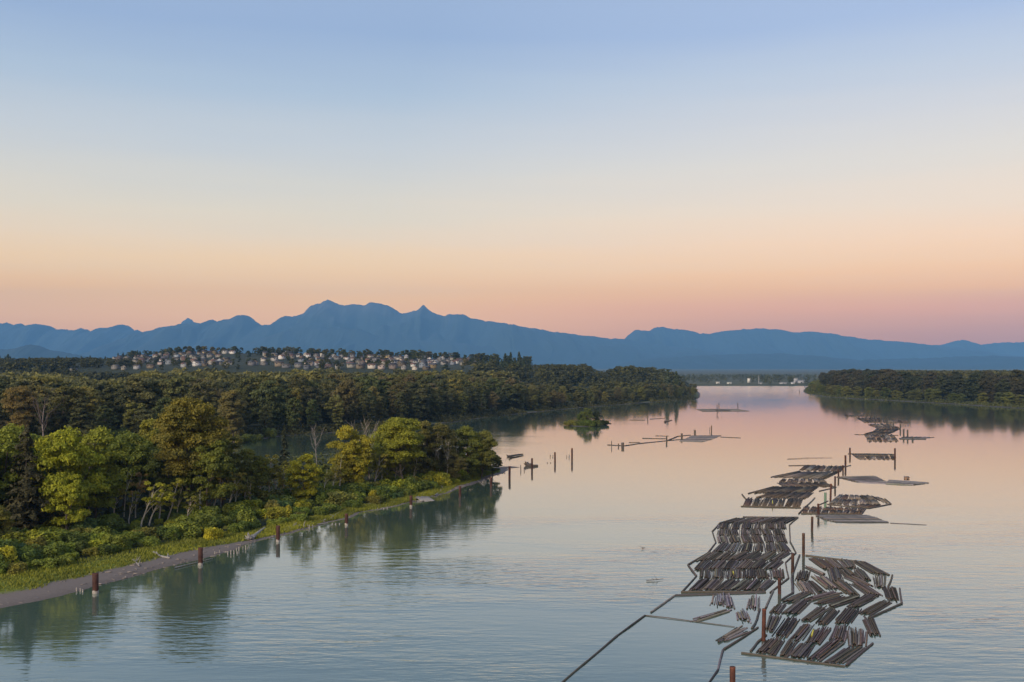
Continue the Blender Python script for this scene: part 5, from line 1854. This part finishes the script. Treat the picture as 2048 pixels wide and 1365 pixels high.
boom([(370, 549), (510, 548)], c6, "the stray log below the broken boom", 0.30)
boom([(880, 522), (1330, 487)], c6, "the grey raft's inner edge", 0.30)
boom([(1540, 478), (1620, 482), (1800, 490)], c6, "the tail of the grey raft", 0.34)
boom([(380, 262), (580, 262)], c6, "the faint drift line by the thin posts", 0.30)
boom([(640, 250), (830, 236)], c6, "the faint drift line beyond the thin posts", 0.26)

gN = "bundles of the farthest rafts"
for lab, qd, n in (("in the farthest dark raft", [(245, 264), (580, 261), (590, 288), (285, 288)], 5), ("in the raft under the four short piles", [(455, 316), (850, 312), (870, 350), (520, 350)], 6),
                   ("in the downstream half under the four short piles", [(520, 352), (870, 352), (885, 388), (580, 388)], 6), ("in the raft reaching toward the far bank", [(895, 362), (1310, 357), (1350, 398), (910, 388)], 5),
                   ("in the zigzag raft's upstream row", [(645, 430), (1060, 424), (1130, 458), (750, 462)], 6), ("in the zigzag raft's second row", [(760, 464), (1180, 462), (1195, 505), (800, 498)], 6),
                   ("in the zigzag raft's third row", [(790, 500), (1180, 506), (1090, 552), (730, 545)], 6), ("in the zigzag raft's fourth row", [(735, 548), (1080, 555), (960, 598), (560, 596)], 6),
                   ("in the upper row of the raft with white gaps", [(592, 608), (1090, 606), (1130, 655), (612, 655)], 6), ("in the lower row of the raft with white gaps", [(615, 660), (1135, 660), (1170, 714), (642, 714)], 6)):
    raft_row(qd, n, lab, gN, c7, False, 0.05, lr=0.3)
boom([(420, 594), (640, 602), (900, 604), (1170, 610)], c7, "the line crossing the zigzag raft", 0.3)

# small brown hut on the flat raft
p = c5(1645, 382)
e = empty("raft_hut", p + np.array((0, 0, 0.25)), "small brown box hut standing on the flat grey raft", "hut")
e.scale = (0.55, 0.55, 0.6)
a = Acc()
a.add(*box_mesh(-1.6, 1.6, -1.3, 1.3, 0, 2.1))
obj("wall", a.mesh("hut_wall", [M_WOODPILE], False), parent=e, color=(3.2, 2.4, 1.8))
a = Acc()
a.add([(-1.8, -1.5, 2.12), (1.8, -1.5, 2.12), (1.8, 1.5, 2.5), (-1.8, 1.5, 2.5), (-1.8, -1.5, 2.25), (1.8, -1.5, 2.25), (1.8, 1.5, 2.63), (-1.8, 1.5, 2.63)],
      np.array([(0, 3, 2, 1), (4, 5, 6, 7), (0, 1, 5, 4), (1, 2, 6, 5), (2, 3, 7, 6), (3, 0, 4, 7)]))
obj("roof", a.mesh("hut_roof", [M_ROOF], False), parent=e, color=(0.16, 0.13, 0.11))
a = Acc()
a.add(*box_mesh(-0.4, 0.4, -1.36, -1.28, 0.05, 1.7))
obj("door", a.mesh("hut_door", [M_GLASS], False), parent=e)

# yellow marker planks on three bundles
m_, n_, l_, p_ = new_mat("yellow_paint")
p_.inputs["Base Color"].default_value = (0.55, 0.48, 0.02, 1)
p_.inputs["Roughness"].default_value = 0.6
for (cv, a0, a1, lab) in ((c3, (983, 640), (1004, 565), "yellow marker stick lying on the slanting raft"), (c1, (812, 1050), (806, 1010), "yellow marker stick lying on the squarish raft"),
                          (c5, (397, 628), (395, 596), "yellow marker stick on the winding raft's front row")):
    p0, p1 = cv(*a0), cv(*a1)
    a = Acc()
    d_ = p1 - p0
    a.add(*tube([(0, 0, 0), tuple(d_ * 0.5 + (0, 0, 0.06)), tuple(d_)], [0.14, 0.14, 0.13], 6))
    tag(obj("marker_stick", a.mesh("marker_stick", [m_]), p0 + np.array((0, 0, 1.15))), lab, "marker")


# piles
def pile_mesh(name, r, h, mat, sides=14, crust=0.0, open_top=True):
    zs = [-1.5, 0.5, h * 0.5, h - 0.05, h]
    rr = [r, r * 1.0, r * 0.995, r * 1.0, r * 0.94]
    ang = np.arange(sides) / sides * 2 * math.pi
    V = np.concatenate([np.stack([q * np.cos(ang), q * np.sin(ang), np.full(sides, z)], 1) for q, z in zip(rr, zs)])
    Fq = [(i * sides + k, i * sides + (k + 1) % sides, (i + 1) * sides + (k + 1) % sides, (i + 1) * sides + k) for i in range(len(zs) - 1) for k in range(sides)]
    top = [[(len(zs) - 1) * sides + k for k in range(sides)]]
    return mesh_np(name, V, [np.array(Fq), np.array(top)], [mat])


def pile(px, base, top, r, label, tint=(1, 1, 1), band=True, name="steel_pile", group=None, mat=None, lean=0.0, z0=None):
    p = G(px, base)
    h = height_at(top, p[1]) if z0 is None else z0
    e = empty(name, p, label, "pile", group)
    lean = lean or random.gauss(0, 0.012)
    e.rotation_euler = (lean * 0.4, lean, random.uniform(-0.5, 0.5))
    obj("shaft", pile_mesh("pile_shaft", r, h, mat or M_RUST), parent=e, color=tint)
    if band:
        a = Acc()
        sides = 14
        ang = np.arange(sides) / sides * 2 * math.pi
        zz = [(-1.2, r * 1.012), (0.35, r * 1.016), (0.62, r * 1.006)]
        V = np.concatenate([np.stack([q * np.cos(ang), q * np.sin(ang), z + (0.10 * np.sin(ang * 3) if z > 0 else 0 * ang)], 1) for z, q in zz])
        a.add(V, np.array([(i * sides + k, i * sides + (k + 1) % sides, (i + 1) * sides + (k + 1) % sides, (i + 1) * sides + k) for i in range(2) for k in range(sides)]))
        obj("tide_band", a.mesh("tide_band", [M_TIDE]), parent=e)
    a = Acc()
    ang = np.arange(14) / 14 * 2 * math.pi
    V = np.concatenate([np.stack([q * np.cos(ang), q * np.sin(ang), np.full(14, z)], 1) for q, z in ((r * 1.02, h - 0.22), (r * 1.02, h + 0.015), (r * 0.8, h + 0.02))])
    a.add(V, np.array([(i * 14 + k, i * 14 + (k + 1) % 14, (i + 1) * 14 + (k + 1) % 14, (i + 1) * 14 + k) for i in range(2) for k in range(14)]))
    obj("rim", a.mesh("pile_rim", [mat or M_RUST]), parent=e, color=tuple(x * 1.5 for x in tint))
    return e


bank = [(191, 1187, 1147, 0.64), (401, 1131, 1096, 0.56), (556, 1084, 1052, 0.55), (693, 1051, 1028, 0.52), (822, 1014, 992, 0.50), (920, 993, 973, 0.48), (982, 974, 955, 0.48), (1019, 956, 933, 0.48),
        (1064, 939, 917, 0.45), (1110, 925, 905, 0.45), (1144, 920, 897, 0.48)]
for i, (px, b, t, r) in enumerate(bank):
    pile(px, b, t, r, f"rusty steel pipe pile off the island bank, {ordinal(i + 1)} counting upstream", tint=(1, 1, 1) if i < 8 else (1.4, 1.6, 1.6), band=i < 5, group="steel piles along the island bank")
right = [(1465, 1420, 1333, 0.40, "rust-red pile at the picture's bottom edge, below the rafts", (1.25, 1.15, 1.0), 6.0), (1527, 1282, 1218, 0.36, "tall rust-red pile standing at the slanting raft's island side", (1.3, 1.15, 1.0), None),
         (1559, 1188, 1157, 0.36, "dark red pile at the squarish raft's downstream outer corner", (1.0, 1.0, 1.0), None), (1585, 1146, 1107, 0.36, "dark pile between the squarish and slanting rafts", (0.9, 1.1, 1.1), None),
         (1607, 1112, 1067, 0.36, "tall pile at the slanting raft's upstream corner", (1.1, 1.5, 1.4), None), (1624, 1061, 1034, 0.36, "lone pile in open water above the slanting raft", (1.0, 1.4, 1.4), None),
         (1637, 1032, 1008, 0.36, "dark pile in front of the rust-coloured raft", (1, 1, 1), None), (1661, 1001, 968, 0.36, "pile behind the green-painted one", (1.3, 1.3, 1.2), None),
         (1670, 973, 953, 0.36, "pile at the flat grey raft's island end", (1, 1.2, 1.2), None), (1677, 955, 938, 0.36, "pile at the winding raft's outer side", (1, 1.2, 1.2), None),
         (1686, 942, 931, 0.36, "short pile at the winding raft's upper corner", (1, 1.1, 1.1), None), (1691, 932, 911, 0.45, "stout pile just above the winding raft's upper corner", (1, 1, 1), None),
         (1700, 911, 896, 0.45, "pile at the moored raft's island end", (1, 1.1, 1.1), None), (1790, 919, 897, 0.45, "pile at the moored raft's outer end", (1, 1.1, 1.1), None)]
for px, b, t, r, lab, tint, z0 in right:
    pile(px, b, t, r, lab, tint, band=False, group="piles along the log rafts", z0=z0)
m_, n_, l_, p_ = new_mat("green_paint")
p_.inputs["Base Color"].default_value = (0.10, 0.17, 0.11, 1)
p_.inputs["Roughness"].default_value = 0.7
pile(1650.5, 1017, 986, 0.42, "pale green painted pile among the rafts", band=False, group="piles along the log rafts", mat=m_)
# cross beam from the dark pile to the green one
p0, p1 = G(1637, 1031), G(1656, 1022)
o = log_between("cross_beam", p0 + np.array((0, 0, 3.2)), p1 + np.array((0, 0, 3.2)), 0.22, color=(0.10, 0.085, 0.07))
tag(o, "horizontal timber joining the dark pile to the green one", "beam")
far = [(290, 266, 198), (615, 296, 205), (693, 312, 232), (775, 346, 260), (870, 362, 285), (975, 420, 325), (1080, 452, 385), (1200, 512, 410), (1258, 620, 500), (1325, 632, 510), (1410, 690, 640)]
for i, (x, b, t) in enumerate(far):
    pile(1660 + 0.11719 * x, 800 + 0.11719 * b, 800 + 0.11719 * t, 0.55, f"slim dark pile of the farthest rafts, {ordinal(i + 1)} counting downstream", (0.8, 0.9, 0.9), band=False, name="timber_pile", group="piles of the farthest rafts", mat=M_WOODPILE)
mid = [(147, 600, 525, 0.22), (237, 600, 560, 0.35), (290, 606, 548, 0.85), (853, 540, 470, 0.5), (1048, 490, 430, 0.65), (1215, 452, 385, 0.7), (1427, 420, 330, 0.4), (1405, 405, 355, 0.2), (610, 262, 205, 0.35),
       (778, 176, 140, 0.35), (965, 238, 180, 0.35), (1500, 152, 60, 0.4), (1523, 102, 38, 0.45), (1765, 102, 38, 0.45)]
for i, (x, b, t, r) in enumerate(sorted(mid)):
    pile(1200 + 0.15625 * x, 800 + 0.15625 * b, 800 + 0.15625 * t, r, f"old timber post off the bushy islet, {ordinal(i + 1)} counting outward from the islet", (1, 1, 1), band=False, name="timber_pile", group="old posts off the islet", mat=M_WOODPILE,
         lean=random.uniform(-0.05, 0.05))
for i, (x, y, t) in enumerate(((1584, 783, 780), (1599, 786, 780))):
    pile(x, y, t, 0.5, f"tiny post off the far bank's point, {('outer', 'inner')[i]} one", band=False, name="timber_pile", mat=M_WOODPILE)


# stubs of old piles along the shore, driftwood, stumps
def stub_group(px, py, n, spread, label, hh=0.9, mat=M_TIDE):
    c = G(px, py)
    for k in range(n):
        a = Acc()
        h = hh * random.uniform(0.6, 1.2)
        a.add(*tube([(0, 0, -1.2), (0.02, 0, h * 0.5), (random.uniform(-0.06, 0.06), 0, h)], [0.19, 0.18, 0.14], 7))
        V = np.array([(0, 0, h)])
        o = obj("pile_stub", a.mesh("pile_stub", [mat]), c + np.array(((k - (n - 1) / 2) * spread, random.uniform(-1, 1), 0)))
        tag(o, f"broken wooden pile stub, {ordinal(k + 1)} of the {label}", "stub", "old pile stubs in the shallows")


stub_group(162, 1182, 3, 0.75, "clump beside the first bank pile")
stub_group(434, 1108, 2, 0.8, "pair upstream of the second bank pile")
stub_group(465, 1108, 4, 0.7, "clump between second and third bank piles")
stub_group(482, 1100, 4, 0.7, "clump under the root wad")
stub_group(617, 1056, 4, 0.75, "row under the forked driftwood")
stub_group(672, 1049, 3, 1.1, "line downstream of the fourth bank pile", 0.5)
stub_group(765, 1018, 4, 1.0, "pale line before the fifth bank pile", 0.5)
stub_group(968, 966, 3, 0.7, "clump by the spit's muddy corner", 1.2)
stub_group(1045, 941, 2, 1.6, "dark pair off the spit's tip", 2.2, M_WOODPILE)
stub_group(1138, 915, 3, 1.2, "dark clump beside the last bank pile", 1.6, M_WOODPILE)
stub_group(1103, 914, 2, 1.4, "dark pair behind the tenth bank pile", 1.0, M_WOODPILE)
stub_group(1098, 927, 2, 1.6, "low dark pair between the last bank piles", 0.5, M_WOODPILE)
stub_group(1440, 836, 2, 3.0, "lone pair beyond the broken boom", 1.6, M_WOODPILE)


def drift(points, r, label, root=False, z=(0.3, 0.5), mat=M_DRIFT):
    P = np.array([on_island(px, py) if isl else G(px, py) for px, py, isl in points])
    P[:, 2] = np.maximum(P[:, 2], 0) + 0.22
    c = P[0].copy()
    a = Acc()
    rr = np.linspace(r, r * 0.45, len(P))
    a.add(*tube(P - c, rr, 7))
    e = empty("driftwood_log", c, label, "driftwood")
    obj("stem", a.mesh("drift_stem", [mat]), parent=e)
    b = Acc()
    for k in range(16 if root else 3):
        u = random.uniform(0.3, 0.9) if not root else 0.02
        i = min(int(u * (len(P) - 1)), len(P) - 2)
        q0 = (P[i] + (P[i + 1] - P[i]) * (u * (len(P) - 1) - i)) - c
        dd = unit(np.array([random.gauss(0, 1), random.gauss(0, 1), random.uniform(0.2, 1.0)]))
        L = random.uniform(0.8, 1.8) * (1.35 if root and r > 0.5 else 1.0)
        b.add(*tube([q0, q0 + dd * L * 0.6, q0 + dd * L + (0, 0, 0.1)], [r * 0.5, r * 0.35, r * 0.1], 5))
    obj("roots" if root else "branches", b.mesh("drift_arms", [mat]), parent=e)


drift([(307, 1107, 1), (320, 1112, 1), (340, 1117, 1)], 0.42, "pale broad driftwood slab at the grass edge, near the second bank pile")
drift([(266, 1121, 1), (273, 1127, 1), (279, 1133, 1)], 0.26, "short pale driftwood log on the bright grass")
drift([(349, 1138, 0), (385, 1129, 0), (425, 1119, 0)], 0.16, "thin pale pole floating at the second bank pile")
drift([(569, 1065, 0), (600, 1054, 0), (655, 1048, 0)], 0.26, "long forked driftwood trunk between third and fourth bank piles")
drift([(573, 1063, 0), (585, 1056, 0), (593, 1049, 1)], 0.22, "crossing driftwood limb on the long forked trunk")
drift([(660, 1040, 1), (672, 1030, 1), (687, 1021, 1)], 0.38, "thick grey driftwood log on the grass by the fourth bank pile")
drift([(640, 1041, 1), (650, 1045, 1)], 0.2, "small driftwood stick beside the long forked trunk")
drift([(715, 1020, 1), (725, 1015, 1), (737, 1008, 1)], 0.22, "slender driftwood log lying in grass between fourth and fifth piles")
drift([(870, 993, 0), (880, 985, 0), (892, 973, 1)], 0.34, "driftwood log leaning up the bank behind the wrecked float")
drift([(955, 962, 1), (966, 971, 0)], 0.2, "driftwood stick by the spit's corner")
drift([(530, 1057, 1), (515, 1068, 1), (500, 1080, 1)][::-1], 0.75, "uprooted stump with root wad at the water's edge", True)
drift([(1055, 932, 0), (1064, 934, 0), (1075, 933, 0)], 1.25, "dark waterlogged stump at the foot of the ninth bank pile", True, mat=M_WOODPILE)
drift([(1016, 914, 0), (1030, 911, 0), (1046, 909, 0)], 0.4, "tangled dead branches in the water off the spit", True, mat=M_WOODPILE)
drift([(1020, 917, 0), (1036, 914, 0), (1047, 912, 0)], 0.35, "second tangle of dead branches off the spit", True, mat=M_WOODPILE)
drift([(1211, 847, 0), (1222, 848, 0)], 0.8, "dark drift stump at the islet's outer end", True, mat=M_WOODPILE)
drift([(1330, 845, 0), (1337, 843, 0), (1344, 841, 0)], 0.5, "curled drift branch by the thin posts", True, mat=M_WOODPILE)
drift([(1293, 1163, 0), (1310, 1162, 0), (1327, 1160, 0)], 0.10, "thin stick drifting in open water", mat=M_WOODPILE)
drift([(1284, 1099, 0), (1291, 1098, 0)], 0.10, "tiny stick drifting above the thin one", mat=M_WOODPILE)
drift([(1575, 919, 0), (1620, 917, 0), (1665, 916.5, 0)], 0.12, "faint thin line of drift above the winding raft", mat=M_WOODPILE)

# wrecked float on the bank: grey planks on two beams
c = G(850, 1001)
ang = R(24)
e = empty("wrecked_float", c + np.array((0, 0, 0.5)), "weathered grey plank float wrecked on the bank by the fifth pile", "float")
e.rotation_euler = (R(9), R(4), ang)
for k in range(7):
    a = Acc()
    L = random.uniform(5.2, 7.0)
    a.add(*box_mesh(-0.34, 0.34, -L / 2, L / 2, -0.08, 0.08))
    obj("plank", a.mesh("float_plank", [M_DRIFT], False), ((k - 3) * 0.76, random.uniform(-0.4, 0.4), 0.02 * (k % 2)), e, (0, 0, random.gauss(0, 0.05)))
for y in (-1.8, 1.8):
    a = Acc()
    a.add(*tube([(-3.6, 0, 0), (0, 0, 0), (3.0, 0, 0)], [0.26, 0.28, 0.24], 8))
    obj("beam", a.mesh("float_beam", [M_DRIFT]), (0, y, -0.38), e)

# wrack: sticks and stones left along the waterline, too many to count
specs = []
seg, _ = resample(island_front[:, :2], 0.5)
for k in range(900):
    q = seg[int(rng.integers(40, len(seg) - 1))]
    if rng.uniform() > 0.5 + 0.5 * vnoise(q[0] * 0.05, q[1] * 0.05, 91):
        continue
    i_ = int(np.argmin(((front_pts - q) ** 2).sum(1)))
    wd_ = 10.0 - 7.0 * float(smooth01(215, 330, q[1]))
    p = q + nrm[i_] * (rng.choice([0.12, 0.45, 0.95], p=[0.25, 0.25, 0.5]) * wd_ + rng.normal(0, 0.6))
    z, sd = land_z(island_height, ISLAND, p[0], p[1])
    if z < -0.05:
        continue
    a_, L_ = rng.uniform(0, 6.28), rng.uniform(0.25, 1.6)
    d_ = np.array([math.cos(a_), math.sin(a_), 0.05]) * L_
    p3 = np.array([p[0], p[1], z + 0.05])
    specs.append((p3, p3 + d_, rng.uniform(0.04, 0.11)))
me = joined_logs("shore_debris", specs, np.zeros(3))
tag(obj("shore_debris", me, color=(0.26, 0.24, 0.22)), "scattered sticks and bark washed up along the island's muddy edge", "debris", kind="stuff")

# sand bar off the spit
bar = np.array([G(*p) for p in [(985, 936), (1003, 934), (1022, 933.5), (1040, 935), (1020, 937), (1000, 938.5)]])
grid_land("sand_bar", bar, -25, 8, 455, 490, 1.5, lambda X, Y, sd: np.clip(sd * 0.16, -0.6, 0.35), M_LAND, lambda X, Y: 30.0 + 0 * X, margin=-3)

# ------------------------------------------------------------------ air
m_ = bpy.data.materials.new("haze_air")
m_.use_nodes = True
nt = m_.node_tree
nt.nodes.clear()
vo = nt.nodes.new("ShaderNodeOutputMaterial")
pv = nt.nodes.new("ShaderNodeVolumePrincipled")
pv.inputs["Color"].default_value = (0.18, 0.465, 0.92, 1)
pv.inputs["Density"].default_value = HAZE_D
pv.inputs["Anisotropy"].default_value = -0.12
nt.links.new(pv.outputs[0], vo.inputs["Volume"])
V, Fc = box_mesh(-30000, 30000, -30000, 30000, -3.0, HAZE_TOP)
tag(obj("haze", mesh_np("haze", V, Fc, [m_])), "thin blue evening haze over the whole valley", "haze", kind="stuff")
print("objects", len(bpy.data.objects))
